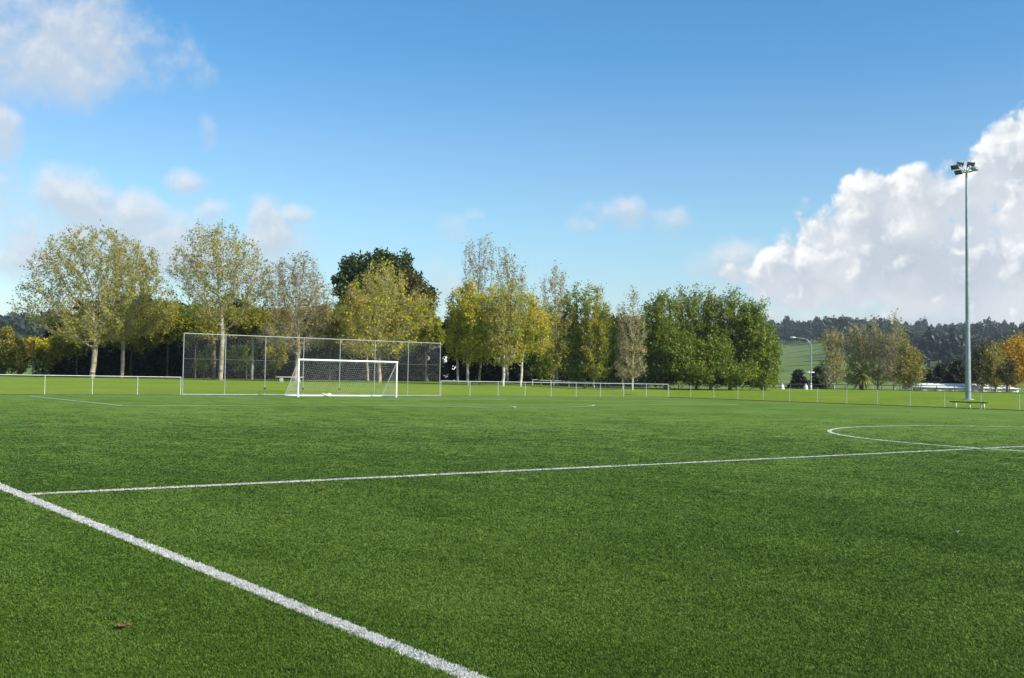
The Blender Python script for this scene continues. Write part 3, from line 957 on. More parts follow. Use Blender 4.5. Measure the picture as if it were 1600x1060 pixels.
def grow(seed, blobs, start, tip=.010, r_base=.25, n_attr=900, step=.45, kill=.8, infl=4.0, up=.12, twigs=4, twig_len=(.4, 1.0), leaves=6000,
         leaf=.2, leaf_bias=None, bark_k=6, twig_r=.006, upt=.25, droop=0.0, spread=.12, along=False):
    """returns (trunk groups, crown groups, tints), relative to the tree's base"""
    rng = np.random.default_rng(seed)
    att = sample_env(blobs, n_attr, rng)
    N, par = colonize(att, start, step, kill, infl, up, rng)
    r, s = radii(N, par, tip, r_base)
    i = np.arange(1, len(N)); pa = par[1:]
    big = r[i] > .05
    ra = np.minimum(r[pa], r[i] * 1.9)
    ra = np.where(pa < len(start) - 1, r[pa], ra)
    tg = []
    if big.any():
        tg += tubes(N[pa[big]], N[i[big]], ra[big], r[i[big]], 8)
    sm = ~big
    if sm.any():
        tg += tubes(N[pa[sm]], N[i[sm]], ra[sm], r[i[sm]], 4)
    # flare at the foot
    tg += tubes([[0, 0, -.15]], [[start[0][0], start[0][1], start[0][2] + .02]], r_base * 1.5, r_base * 1.0, 8)
    # twigs
    thin = np.where(r < max(.06, tip * 4))[0]; thin = thin[thin > len(start)]
    if len(thin) == 0:
        thin = np.arange(len(start), len(N))
    tn = np.repeat(thin, twigs)
    base = N[tn] + (N[par[tn]] - N[tn]) * rng.random((len(tn), 1))
    gd_ = N[tn] - N[par[tn]]; gd_ /= np.maximum(np.linalg.norm(gd_, axis=1, keepdims=True), 1e-6)
    td = gd_ * .7 + rng.normal(0, .62, (len(tn), 3)); td[:, 2] += upt - droop; td /= np.linalg.norm(td, axis=1, keepdims=True)
    tl = rng.uniform(twig_len[0], twig_len[1], len(tn))[:, None]
    tipp = base + td * tl
    if twigs and twig_r > 0:
        tg += tubes(base, tipp, twig_r, twig_r * .45, 3)
    # leaves
    k = rng.integers(0, len(tn), leaves * 3); t_ = rng.random((len(k), 1)) ** .6
    Pl = base[k] + td[k] * tl[k] * t_ * 1.05 + rng.normal(0, spread, (len(k), 3))
    if leaf_bias is not None:
        w = leaf_bias(Pl, rng); Pl = Pl[rng.random(len(Pl)) < w]
    Pl = Pl[:leaves]
    v, f = leaf_quads(Pl, leaf, rng)
    tint = np.clip(rng.normal(.5, .2, len(Pl)), 0, 1)
    return tg, [(v, f)], tint


def px_blobs(base, depth, items, dscale=.85):
    """crown ellipsoids from their place in view: (px, py, rx, ry[, weight[, depth offset]])"""
    s = mpp(depth); o = []
    for it in items:
        px, py, rx, ry = it[:4]; w = it[4] if len(it) > 4 else 1.0; dd = it[5] if len(it) > 5 else 0.0
        c_ = at(px, py, depth + dd) - base
        rmin = min(rx, ry * 1.6)
        # radii along camera right / depth / up, expressed in world by isotropic horizontal radius
        o.append((c_, np.array([rx * s * (.5 + .5 * dscale), rx * s * (.5 + .5 * dscale), ry * s]), w))
    return o


def make_tree(name, label, px, depth, crown, trunk_top, leafm, barkm, seed, r_base=.22, group=None, lean=None, **kw):
    base, py = gpos(px, depth)
    s = mpp(depth)
    blobs = px_blobs(base, depth, crown)
    tt = at(trunk_top[0], trunk_top[1], depth) - base
    n = max(3, int(np.linalg.norm(tt) / .5))
    rng = np.random.default_rng(seed + 5)
    st = [tt * (k / n) + (np.r_[rng.normal(0, .03, 2), 0] if 0 < k < n else 0) for k in range(n + 1)]
    tg, cg, tint = grow(seed, blobs, st, r_base=r_base, **kw)
    t = thing(name, label, 'tree', base, 0, group)
    obj('trunk', mesh_from('trunk', tg), barkm, t)
    obj('crown', mesh_from('crown', cg, tint), leafm, t)
    return t


def copy_tree(src, loc, rz, s, label=None, group=None, sz=None):
    r = src.copy(); COL.objects.link(r)
    r.location = tuple(float(x) for x in loc); r.rotation_euler = (0, 0, rz); r.scale = (s, s, sz or s)
    if label:
        r['label'] = label
    if group:
        r['group'] = group
    for ch in list(src.children):
        c_ = ch.copy(); COL.objects.link(c_); c_.parent = r
    return r


def low_bias(base_h, top_h, lo=.9, hi=.35):
    return lambda P, rng: np.interp(P[:, 2], [base_h, top_h], [lo, hi])


BP, BW, BB, BD = M['bark_pale'], M['bark_white'], M['bark_brown'], M['bark_dark']
# --- row of autumn plane trees
make_tree('plane_tree', 'tall autumn plane tree at far left, leftmost of the row, pale bare trunk', 144, 108,
          [(140, 440, 95, 85, 1.2), (105, 415, 60, 60), (150, 385, 50, 38), (65, 465, 45, 45), (190, 450, 50, 60), (45, 480, 28, 25, .8), (140, 510, 90, 36, .9), (120, 372, 26, 24, .6)],
          (150, 528), OL, BP, 21, r_base=.27, n_attr=1500, step=.4, kill=.75, infl=5, leaves=13500, leaf=.22, twigs=8, twig_len=(.4, 1.1), twig_r=.007)
make_tree('plane_tree', 'smaller leaning autumn plane tree just right of the leftmost tall one', 190, 114,
          [(215, 440, 48, 65, 1), (190, 400, 30, 45, .9), (195, 495, 70, 45, 1.2), (245, 490, 40, 40, 1), (172, 372, 14, 22, .4), (240, 440, 24, 40, .7)],
          (193, 535), OL, BP, 22, r_base=.20, n_attr=1300, step=.4, kill=.7, infl=5, leaves=12500, leaf=.21, twigs=9, twig_len=(.4, 1.0), twig_r=.007)
make_tree('plane_tree', 'tall open crowned plane tree behind the left end of the backstop', 345, 106,
          [(340, 420, 78, 65, 1.3), (330, 375, 45, 34, .9), (290, 430, 38, 45, .9), (395, 440, 42, 50, 1), (345, 480, 75, 34, .8), (350, 360, 18, 18, .4)],
          (347, 522), OL, BP, 23, r_base=.24, n_attr=1500, step=.4, kill=.72, infl=5, leaves=8600, leaf=.21, twigs=8, twig_len=(.4, 1.1), twig_r=.0065)
make_tree('plane_tree', 'twiggy half bare plane tree beside the concrete bench', 462, 107,
          [(462, 470, 58, 62, 1.2), (470, 420, 32, 28, .8), (430, 450, 32, 45, .8), (500, 480, 30, 45, .9), (455, 525, 62, 28, .8)],
          (466, 545), BR, BP, 24, r_base=.26, n_attr=1700, step=.36, kill=.62, infl=5, leaves=5600, leaf=.2, twigs=9, twig_len=(.4, 1.1), twig_r=.008)
make_tree('plane_tree', 'broad yellow olive plane tree above the middle of the goal', 593, 108,
          [(592, 490, 72, 65, 1.3), (600, 445, 42, 35, 1), (555, 495, 40, 45, 1), (648, 495, 40, 45, 1.0), (590, 540, 78, 26, .8)],
          (593, 548), YL, BP, 25, r_base=.19, n_attr=1800, step=.36, kill=.62, infl=5, leaves=13000, leaf=.21, twigs=8, twig_len=(.4, 1.0), twig_r=.007)
make_tree('plane_tree', 'slim second plane tree just left of the middle goal tree', 575, 116, [(562, 520, 30, 40, 1), (585, 480, 30, 40, 1)],
          (572, 550), OL, BP, 26, r_base=.14, n_attr=420, step=.4, kill=.7, infl=5, leaves=2200, leaf=.2, twigs=6, twig_len=(.4, .9))
make_tree('small_tree', 'thin brown trunked tree close behind the backstop plane tree', 334, 116, [(325, 510, 36, 28, 1), (340, 480, 24, 30, .8)],
          (334, 540), OL, BB, 27, r_base=.24, n_attr=320, step=.4, kill=.7, infl=5, leaves=1800, leaf=.2, twigs=6, twig_len=(.4, .9))
# --- big dark evergreen behind
make_tree('evergreen_tree', 'big rounded dark evergreen tree rising behind the yellow plane tree', 600, 142,
          [(580, 445, 62, 52, 1.2), (548, 440, 36, 34, 1), (610, 430, 50, 40, 1), (650, 470, 38, 38, 1), (565, 500, 50, 45, 1), (640, 515, 50, 50, 1), (590, 408, 34, 16, .8), (668, 490, 20, 24, .7)],
          (598, 520), DE, BD, 31, r_base=.5, n_attr=1500, step=.6, kill=.9, infl=7, leaves=42000, leaf=.42, twigs=7, twig_len=(.3, 1.1), twig_r=.012, spread=.25)
make_tree('russet_tree', 'russet brown leaved tree at the right shoulder of the dark evergreen', 662, 136, [(655, 465, 22, 32, 1), (640, 440, 20, 18, .8), (660, 500, 26, 40, 1)],
          (662, 530), RU, BD, 32, r_base=.2, n_attr=320, step=.5, kill=.9, infl=6, leaves=5200, leaf=.34, twigs=6, twig_len=(.3, .9), spread=.2)
# --- yellow bush and shrubs behind the backstop
make_tree('yellow_shrub', 'bright yellow green shrub seen through the backstop mesh', 430, 116, [(430, 555, 20, 22, 1), (442, 538, 14, 14, .9), (418, 572, 12, 14, .8)],
          (430, 575), YL, BB, 33, r_base=.08, n_attr=240, step=.3, kill=.5, infl=4, leaves=3600, leaf=.2, twigs=5, twig_len=(.2, .6))
make_tree('small_tree', 'low dark shrub at the foot of the backstop plane tree', 318, 113, [(318, 565, 17, 22, 1), (330, 545, 14, 14, .8), (372, 560, 24, 24, 1)],
          (320, 578), GR, BB, 34, r_base=.08, n_attr=240, step=.35, kill=.6, infl=4, leaves=4200, leaf=.24, twigs=5, twig_len=(.2, .6))
# --- middle group: yellow birches in front, tall poplars behind
make_tree('birch_tree', 'yellow leaved birch with white trunk, leftmost of the middle group', 716, 108, [(722, 490, 28, 45, 1), (712, 530, 22, 36, .9), (735, 465, 20, 28, .8)],
          (714, 552), YL, BW, 41, r_base=.11, n_attr=620, step=.36, kill=.6, infl=5, leaves=8200, leaf=.2, twigs=7, twig_len=(.3, .8))
make_tree('birch_tree', 'brightest yellow birch with straight white trunk', 731, 106, [(745, 500, 28, 42, 1), (735, 545, 22, 28, .9), (752, 530, 26, 30, .9)],
          (731, 556), YL, BW, 42, r_base=.13, n_attr=620, step=.36, kill=.6, infl=5, leaves=8200, leaf=.2, twigs=7, twig_len=(.3, .8))
make_tree('birch_tree', 'forked yellow birch with grey trunk in the middle of its group', 749, 110, [(770, 490, 26, 50, 1), (760, 535, 26, 34, .9)],
          (751, 558), YL, BP, 43, r_base=.12, n_attr=560, step=.36, kill=.6, infl=5, leaves=4600, leaf=.2, twigs=6, twig_len=(.3, .8))
make_tree('birch_tree', 'fan shaped olive birch with many upright pale limbs', 786, 105, [(788, 510, 38, 55, 1.2), (786, 560, 24, 20, .7), (800, 470, 28, 34, .9)],
          (787, 578), OL, BW, 44, r_base=.14, n_attr=1000, step=.33, kill=.55, infl=5, leaves=7600, leaf=.19, twigs=6, twig_len=(.3, .8), up=.35)
make_tree('birch_tree', 'yellow birch with spreading low limb, right of the fan shaped one', 813, 107, [(825, 500, 34, 46, 1), (812, 540, 26, 34, .9), (846, 520, 24, 36, .9)],
          (816, 556), YL, BW, 45, r_base=.13, n_attr=760, step=.36, kill=.6, infl=5, leaves=6000, leaf=.2, twigs=6, twig_len=(.3, .8))
make_tree('birch_tree', 'olive birch fanning out low over the white rail fence', 865, 112, [(870, 545, 32, 50, 1.1), (856, 505, 28, 38, .9), (882, 500, 22, 42, .8)],
          (865, 578), OL, BP, 46, r_base=.12, n_attr=820, step=.34, kill=.55, infl=5, leaves=5600, leaf=.19, twigs=6, twig_len=(.3, .8), up=.35)
TW = M['twig_grey']
make_tree('poplar_tree', 'tallest grey poplar, nearly bare at its top', 745, 128, [(742, 440, 24, 70, 1.2), (735, 400, 14, 32, .7), (762, 405, 18, 36, .9), (750, 500, 34, 55, .8)],
          (747, 500), BR, TW, 47, r_base=.2, n_attr=1300, step=.4, kill=.62, infl=5, up=.5, leaves=3600, leaf=.19, twigs=7, twig_len=(.4, 1.0), twig_r=.009, upt=.6)
make_tree('poplar_tree', 'grey poplar just right of and lower than the tallest one', 792, 126, [(790, 440, 17, 56, 1.2), (812, 455, 16, 42, .8), (785, 405, 9, 24, .5), (800, 500, 30, 50, .8)],
          (793, 500), BR, TW, 48, r_base=.2, n_attr=1100, step=.4, kill=.62, infl=5, up=.5, leaves=4200, leaf=.2, twigs=7, twig_len=(.4, 1.0), twig_r=.009, upt=.6)
make_tree('poplar_tree', 'pale bare poplar rising between the birches and the olive poplars', 870, 124, [(868, 455, 18, 46, 1.2), (855, 470, 14, 40, .7), (872, 515, 26, 50, .8), (835, 480, 14, 36, .5)],
          (869, 530), BR, TW, 49, r_base=.18, n_attr=1100, step=.4, kill=.6, infl=5, up=.5, leaves=2600, leaf=.19, twigs=8, twig_len=(.4, 1.0), twig_r=.009, upt=.6)
make_tree('poplar_tree', 'olive green columnar poplar, left one of the pair', 913, 113, [(900, 522, 30, 64, 1.2), (890, 475, 17, 30, .7), (913, 470, 14, 28, .6), (900, 575, 30, 24, .9)],
          (912, 560), GR, BP, 50, r_base=.12, n_attr=900, step=.36, kill=.6, infl=5, up=.45, leaves=9500, leaf=.2, twigs=6, twig_len=(.3, .8), upt=.5)
make_tree('poplar_tree', 'olive green columnar poplar, right one of the pair, pointed top', 928, 111, [(932, 525, 28, 62, 1.2), (937, 470, 12, 26, .6), (922, 465, 11, 22, .5), (932, 578, 28, 22, .9), (948, 510, 12, 34, .7)],
          (928, 560), OL, BW, 51, r_base=.11, n_attr=900, step=.36, kill=.6, infl=5, up=.45, leaves=9200, leaf=.19, twigs=6, twig_len=(.3, .8), upt=.5)
make_tree('poplar_tree', 'slender nearly bare pale poplar beside the dense green trees', 988, 110, [(990, 535, 25, 62, 1.2), (990, 470, 11, 28, .6), (973, 512, 15, 42, .7), (985, 580, 30, 20, .9)],
          (989, 560), BR, BW, 52, r_base=.10, n_attr=1100, step=.34, kill=.52, infl=5, up=.45, leaves=4200, leaf=.17, twigs=7, twig_len=(.3, .8), twig_r=.008, upt=.5)
make_tree('poplar_tree', 'thin bare poplar stem close left of the slender pale one', 973, 111, [(970, 545, 12, 50, 1), (972, 495, 8, 26, .6)],
          (973, 560), BR, BW, 53, r_base=.07, n_attr=420, step=.34, kill=.52, infl=5, up=.45, leaves=1300, leaf=.16, twigs=7, twig_len=(.3, .7), twig_r=.008, upt=.5)
make_tree('alder_tree', 'dark green leafy tree filling the gap behind the two olive poplars', 950, 121, [(948, 545, 26, 46, 1.2), (940, 510, 18, 30, .8), (958, 575, 24, 26, 1)],
          (950, 570), GR, BB, 54, r_base=.12, n_attr=700, step=.42, kill=.7, infl=5, up=.35, leaves=9000, leaf=.22, twigs=6, twig_len=(.4, 1.0), upt=.5)
make_tree('alder_tree', 'dark green leafy tree behind the olive birch over the white rail', 845, 122, [(846, 545, 26, 44, 1.2), (838, 515, 18, 26, .8), (850, 575, 26, 24, 1)],
          (846, 570), GR, BB, 55, r_base=.12, n_attr=700, step=.42, kill=.7, infl=5, up=.35, leaves=8000, leaf=.22, twigs=6, twig_len=(.4, 1.0), upt=.5)
# --- dense green group
GREEN = [('leftmost dense dark green alder of the thick clump', 1040, 118, [(1030, 527, 32, 62, 1.2), (1028, 492, 26, 28, .8), (1048, 560, 40, 44, 1), (1015, 565, 18, 40, .9), (1022, 478, 4, 14, 3), (1048, 470, 4, 14, 3), (1035, 594, 34, 14, 1.2)], 61),
         ('tallest dense green alder in the middle of the thick clump', 1088, 120, [(1080, 530, 42, 66, 1.2), (1070, 486, 28, 24, .9), (1102, 484, 28, 24, .8), (1064, 464, 4, 16, 3), (1082, 460, 3, 14, 3), (1108, 464, 4, 14, 3), (1085, 575, 44, 30, 1), (1085, 596, 44, 12, 1.2)], 62),
         ('dense green alder right of the tallest in the thick clump', 1140, 119, [(1135, 533, 44, 64, 1.2), (1138, 486, 26, 26, .8), (1146, 466, 4, 16, 3), (1128, 470, 4, 14, 3), (1163, 482, 4, 14, 3), (1130, 575, 46, 30, 1), (1135, 597, 44, 12, 1.2), (1160, 504, 28, 32, .8)], 63),
         ('rightmost lighter green alder of the thick clump, by the street lamp', 1192, 117, [(1182, 545, 34, 50, 1.2), (1178, 505, 22, 32, .8), (1204, 560, 18, 36, .9), (1180, 585, 38, 24, 1), (1185, 598, 36, 12, 1.2), (1194, 488, 8, 16, .4)], 64),
         ('low front green alder filling the foot of the thick clump', 1110, 115, [(1095, 585, 40, 18, 1), (1060, 560, 26, 34, .8), (1150, 590, 36, 14, 1), (1118, 560, 26, 30, .7)], 65)]
for lab, px, D, cr, sd_ in GREEN:
    make_tree('alder_tree', lab, px, D, cr, (px, 560), GR, BB, sd_, r_base=.16, n_attr=1300, step=.4, kill=.62, infl=5, up=.4, leaves=21000, leaf=.22, twigs=6,
              twig_len=(.4, 1.5), upt=.75, spread=.14, twig_r=.008)
# --- right hand trees beyond the dark rail fence
RIGHT = [('half bare brown tree with green tuft, right of the street lamp', 1303, 136, [(1302, 570, 20, 34, 1.1), (1310, 532, 13, 18, .8), (1293, 535, 10, 24, .7), (1300, 592, 22, 14, .9)], BR, TW, 71, 2100, 8),
         ('olive brown tree standing behind the cabbage palm', 1345, 142, [(1342, 560, 24, 42, 1.2), (1336, 525, 14, 20, .7), (1350, 530, 10, 22, .6), (1340, 590, 30, 16, .9)], BR, TW, 72, 3300, 8),
         ('tall pale twiggy tree with narrow bare top, left of a taller one', 1372, 140, [(1370, 555, 18, 46, 1.2), (1366, 512, 9, 20, .8), (1376, 585, 26, 22, .9), (1358, 535, 9, 22, .5)], BR, TW, 73, 2000, 9),
         ('tallest pale bare topped tree among the right hand trees', 1397, 138, [(1398, 550, 17, 50, 1.2), (1399, 506, 10, 20, .8), (1402, 585, 24, 22, .9), (1388, 520, 7, 22, .5)], BR, TW, 74, 1800, 9),
         ('olive brown conical tree right of the pale bare topped ones', 1424, 134, [(1422, 585, 24, 26, 1.2), (1416, 555, 16, 26, .9), (1410, 530, 8, 18, .6), (1434, 570, 12, 22, .7)], BR, TW, 75, 4200, 6),
         ('bronze brown tree between the flood mast and the golden willow', 1536, 138, [(1534, 580, 17, 30, 1.1), (1532, 555, 11, 18, .8), (1544, 550, 9, 16, .6)], RU, TW, 76, 4000, 7),
         ('golden yellow willow at the right edge of the trees', 1580, 140, [(1580, 578, 30, 32, 1.2), (1572, 550, 20, 18, 1), (1600, 560, 22, 28, 1), (1586, 540, 12, 12, .6)], GD, BB, 77, 9000, 6),
         ('olive gold tree just left of the golden willow', 1556, 133, [(1553, 588, 18, 24, 1.1), (1550, 562, 12, 20, .9), (1560, 556, 9, 16, .6)], BR, TW, 78, 4200, 7),
         ('dark bare branched small tree before the golden willow', 1574, 128, [(1574, 588, 14, 16, 1), (1580, 575, 10, 12, .7)], RU, BB, 79, 1500, 7),
         ('yellow brown tree beyond the golden willow at the frame edge', 1612, 150, [(1610, 560, 26, 40, 1.1), (1600, 540, 20, 16, .8)], BR, TW, 80, 4600, 7)]
for lab, px, D, cr, lm, bm_, sd_, nl, tw in RIGHT:
    make_tree('autumn_tree', lab, px, D, cr, (px, 588), lm, bm_, sd_, r_base=.15, n_attr=800, step=.4, kill=.65, infl=5, up=.3, leaves=nl, leaf=.26, twigs=tw,
              twig_len=(.4, 1.2), twig_r=.011, upt=.6, spread=.2)


def conifer(name, label, px, depth, top_py, half_px, mat, seed, group=None, leaves=7000, z_extra=-1.2):
    base, py = gpos(px, depth); s = mpp(depth); base = base + [0, 0, z_extra]
    H = (py - top_py) * s - z_extra; Rm = half_px * s; rng = np.random.default_rng(seed)
    t = thing(name, label, 'tree', base, 0, group)
    A, B, ra = [], [], []
    nl = int(H / .45)
    P = []
    for k in range(nl):
        z = H * (.10 + .88 * k / nl); rad = Rm * (1 - (k / nl)) ** .8 * rng.uniform(.75, 1.1) + .15
        for a in rng.uniform(0, 2 * math.pi, 6):
            d = np.array([math.cos(a), math.sin(a), -.18]); A.append([0, 0, z]); B.append(np.array([0, 0, z]) + d * rad); ra.append(.03)
            q = rng.random(int(leaves / nl / 6) + 1) ** .6
            P.append(np.array([0, 0, z]) + d * rad * q[:, None] + rng.normal(0, .16 + .10 * rad * .4, (len(q), 3)) * [1, 1, .6])
    tg = tubes([[0, 0, -.2]], [[0, 0, H * .97]], .22, .03, 8) + tubes(A, B, ra, np.array(ra) * .4, 4)
    P = np.concatenate(P)
    v, f = leaf_quads(P, .38, rng, up=.1, flat=.4)
    obj('trunk', mesh_from('trunk', tg), BD, t)
    obj('crown', mesh_from('crown', [(v, f)], np.clip(rng.normal(.5, .2, len(P)), 0, 1)), mat, t)
    return t


conifer('conifer_tree', 'dark conifer right of the olive brown conical tree', 1449, 150, 575, 22, CO, 91)
conifer('conifer_tree', 'dark broad conifer midway between the olive brown tree and the mast', 1470, 154, 566, 28, CO, 92)
conifer('conifer_tree', 'dark grey green conifer just left of the flood mast', 1494, 150, 560, 26, CO, 93)
conifer('conifer_tree', 'dark conifer directly behind the flood mast', 1514, 156, 566, 24, CO, 94)
conifer('conifer_tree', 'low dark conifer left of the street lamp foot', 1248, 150, 575, 22, CO, 95)
conifer('conifer_tree', 'low dark conifer right of the street lamp foot', 1281, 152, 570, 24, CO, 96)

# --- olive shrubs and palm at the far left
LEFT = [('olive brown shrubby tree cut by the left frame edge', -8, 122, [(-5, 555, 36, 40, 1), (5, 530, 22, 22, .8)], BR, 101, 6000),
        ('olive yellow bushy tree behind the thin black lamp post', 66, 124, [(66, 555, 26, 26, 1), (55, 545, 22, 18, .8), (80, 560, 16, 20, .8)], YL, 102, 5200),
        ('olive green bushy tree left of the thin black lamp post', 28, 120, [(28, 560, 24, 28, 1), (22, 540, 18, 18, .8)], BR, 103, 5600)]
for lab, px, D, cr, lm, sd_, nl in LEFT:
    make_tree('bushy_tree', lab, px, D, cr, (px, 575), lm, BB, sd_, r_base=.14, n_attr=420, step=.45, kill=.75, infl=5, leaves=nl, leaf=.27, twigs=6, twig_len=(.3, .9), spread=.15)


def palm(name, label, px, depth, h_px, r_px, seed, mat=PW):
    base, py = gpos(px, depth); s = mpp(depth); H = h_px * s; Rr = r_px * s; rng = np.random.default_rng(seed)
    t = thing(name, label, 'palm', base)
    obj('trunk', mesh_from('trunk', path_tube([[0, 0, -.2], [.02, 0, H * .25], [0, .03, H * .55]], [.26, .22, .18], 10)), BB, t, True)
    gr, tint = [], []
    for k in range(150):
        a = rng.uniform(0, 2 * math.pi); e = rng.uniform(-.9, 1.35); L = Rr * rng.uniform(.75, 1.1)
        d = np.array([math.cos(a) * math.cos(e), math.sin(a) * math.cos(e), math.sin(e)])
        o = np.array([0, 0, H * rng.uniform(.38, .58)]) + rng.normal(0, .08, 3)
        side = np.cross(d, [0, 0, 1]); side /= max(np.linalg.norm(side), 1e-6)
        pts_ = [o + d * L * q + np.array([0, 0, -.35 * L * q * q]) for q in np.linspace(0, 1, 6)]
        wv = np.array([.03, .09, .12, .10, .07, .01])
        v = np.concatenate([[p_ - side * w_ for p_, w_ in zip(pts_, wv)], [p_ + side * w_ for p_, w_ in zip(pts_, wv)]])
        i = np.arange(5); gr.append((v, np.stack([i, i + 1, i + 7, i + 6], 1))); tint += [np.clip(rng.normal(.45, .2) + (.35 if e < -.35 else 0), 0, 1)] * 5
    obj('crown', mesh_from('crown', gr, tint), mat, t)
    return t


palm('cabbage_palm', 'spiky cabbage palm with yellowing fronds beyond the dark rail fence', 1348, 129, 50, 25, 111)
palm('short_palm', 'short thick trunked palm with gold fronds at the far left', 62, 112, 26, 18, 112)

# --- dark belt of trees behind the row (deep shade under the canopy, put into the leaf colour too)
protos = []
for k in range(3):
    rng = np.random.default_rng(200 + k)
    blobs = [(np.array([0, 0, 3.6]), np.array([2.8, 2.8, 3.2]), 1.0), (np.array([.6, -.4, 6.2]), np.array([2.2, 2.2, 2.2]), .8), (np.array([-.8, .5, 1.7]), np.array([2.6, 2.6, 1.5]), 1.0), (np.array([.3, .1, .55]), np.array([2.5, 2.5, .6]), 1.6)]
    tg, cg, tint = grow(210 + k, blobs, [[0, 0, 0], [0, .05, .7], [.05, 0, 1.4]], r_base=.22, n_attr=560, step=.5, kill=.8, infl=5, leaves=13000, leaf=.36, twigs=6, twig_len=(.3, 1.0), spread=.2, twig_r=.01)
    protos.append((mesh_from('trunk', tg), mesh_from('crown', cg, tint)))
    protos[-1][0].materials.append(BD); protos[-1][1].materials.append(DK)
first = {}


def belt_tree(px, D, k, s, rz, label, group, name='dark_tree'):
    base, _ = gpos(px, D)
    if k not in first:
        t = thing(name, label, 'tree', base, rz, group); t.scale = (s, s, s)
        for nm, me in (('trunk', protos[k][0]), ('crown', protos[k][1])):
            o = bpy.data.objects.new(nm, me); COL.objects.link(o); o.parent = t
        first[k] = t
        return t
    return copy_tree(first[k], base, rz, s, label, group)


rb = random.Random(5)
BELT1 = 'dark leafy tree in the shaded belt behind the plane trees and the goal'
BELT2 = 'dark leafy tree in the shaded belt behind the birches and poplars'
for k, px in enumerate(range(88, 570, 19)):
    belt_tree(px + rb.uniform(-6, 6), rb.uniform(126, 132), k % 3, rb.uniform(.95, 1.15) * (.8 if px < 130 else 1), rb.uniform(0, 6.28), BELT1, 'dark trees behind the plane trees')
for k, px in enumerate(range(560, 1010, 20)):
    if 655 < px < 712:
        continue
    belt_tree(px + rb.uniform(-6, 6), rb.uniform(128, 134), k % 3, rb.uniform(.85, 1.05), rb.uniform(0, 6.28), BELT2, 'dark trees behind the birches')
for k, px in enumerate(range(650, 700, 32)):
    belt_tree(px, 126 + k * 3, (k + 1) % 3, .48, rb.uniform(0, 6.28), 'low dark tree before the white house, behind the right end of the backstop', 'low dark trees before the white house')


# --- second row of olive canopy trees between the planes and the dark belt
sec = []
for k, (px, D, cr, lm, lab) in enumerate([
        (262, 119, [(262, 500, 34, 28, 1.2), (245, 515, 26, 20, 1), (285, 510, 24, 22, 1)], OL, 'olive leaved tree of the second row, between the two left plane trees and the backstop'),
        (305, 120, [(305, 500, 30, 26, 1.2), (325, 510, 24, 20, 1), (290, 520, 20, 16, .9)], GR, 'dark olive tree of the second row, above the left end of the backstop'),
        (385, 120, [(385, 500, 34, 24, 1.2), (408, 505, 24, 22, 1), (365, 512, 22, 16, .9)], OL, 'olive leaved tree of the second row, between the two plane trees behind the backstop'),
        (430, 121, [(430, 515, 28, 26, 1.2), (445, 500, 20, 18, .9)], BR, 'brown olive tree of the second row, just left of the bench plane tree'),
        (515, 119, [(518, 510, 30, 34, 1.2), (500, 525, 22, 22, 1), (535, 520, 20, 26, .9)], BR, 'brown twiggy tree of the second row, left of the yellow plane tree'),
        (665, 120, [(662, 508, 26, 30, 1.2), (684, 520, 16, 22, .9), (645, 520, 18, 18, .8)], OL, 'olive tree of the second row, above the right end of the backstop'),
        (205, 121, [(210, 520, 34, 22, 1.2), (185, 528, 26, 16, 1), (235, 530, 20, 16, .9)], OL, 'olive leaved tree of the second row, behind the smaller leaning plane tree'),
        (120, 121, [(118, 528, 34, 22, 1.2), (150, 525, 26, 18, 1), (95, 540, 20, 18, .8)], OL, 'olive leaved tree of the second row, behind the leftmost plane tree')]):
    make_tree('olive_tree', lab, px, D, cr, (px, 535), lm, BD, 140 + k, r_base=.10, n_attr=700, step=.42, kill=.68, infl=5, leaves=10000, leaf=.24, twigs=6, twig_len=(.3, .9), spread=.14)


# ------------------------------------------------------------------ buildings
def house(name, label, c, rz, L, Wd, H, roof_h, wallm, roofm, windows=0, cat='house'):
    t = thing(name, label, cat, c, rz)
    obj('wall', mesh_from('wall', boxes([((0, 0, H / 2 - .5), (L, Wd, H + 1))])), wallm, t)
    ov = .4; x, y = L / 2 + ov, Wd / 2 + ov
    v = np.array([[-x, -y, H], [x, -y, H], [x, y, H], [-x, y, H], [-x * .96, 0, H + roof_h], [x * .96, 0, H + roof_h]])
    obj('roof', mesh_from('roof', [(v, np.array([[0, 1, 5, 4], [2, 3, 4, 5], [3, 2, 1, 0]])), (v, np.array([[1, 2, 5], [3, 0, 4]]))]), roofm, t)
    for k in range(windows):
        wx = -L / 2 + (k + .5) * L / windows
        o = obj('window', mesh_from('window', boxes([((wx, -Wd / 2 - .02, H * .55), (L / windows * .45, .08, H * .34))])), M['window_dark'], t)
    return t


ang_h = math.atan2(C_R[1], C_R[0])
# white house glimpsed through the foliage right of the backstop
bh_, _ = gpos(690, 165)
house('white_house', 'white house glimpsed through the dark foliage right of the backstop', bh_, ang_h, 9, 7, 5.0, 1.6, M['white_wall'], M['roof_dark'], 4)
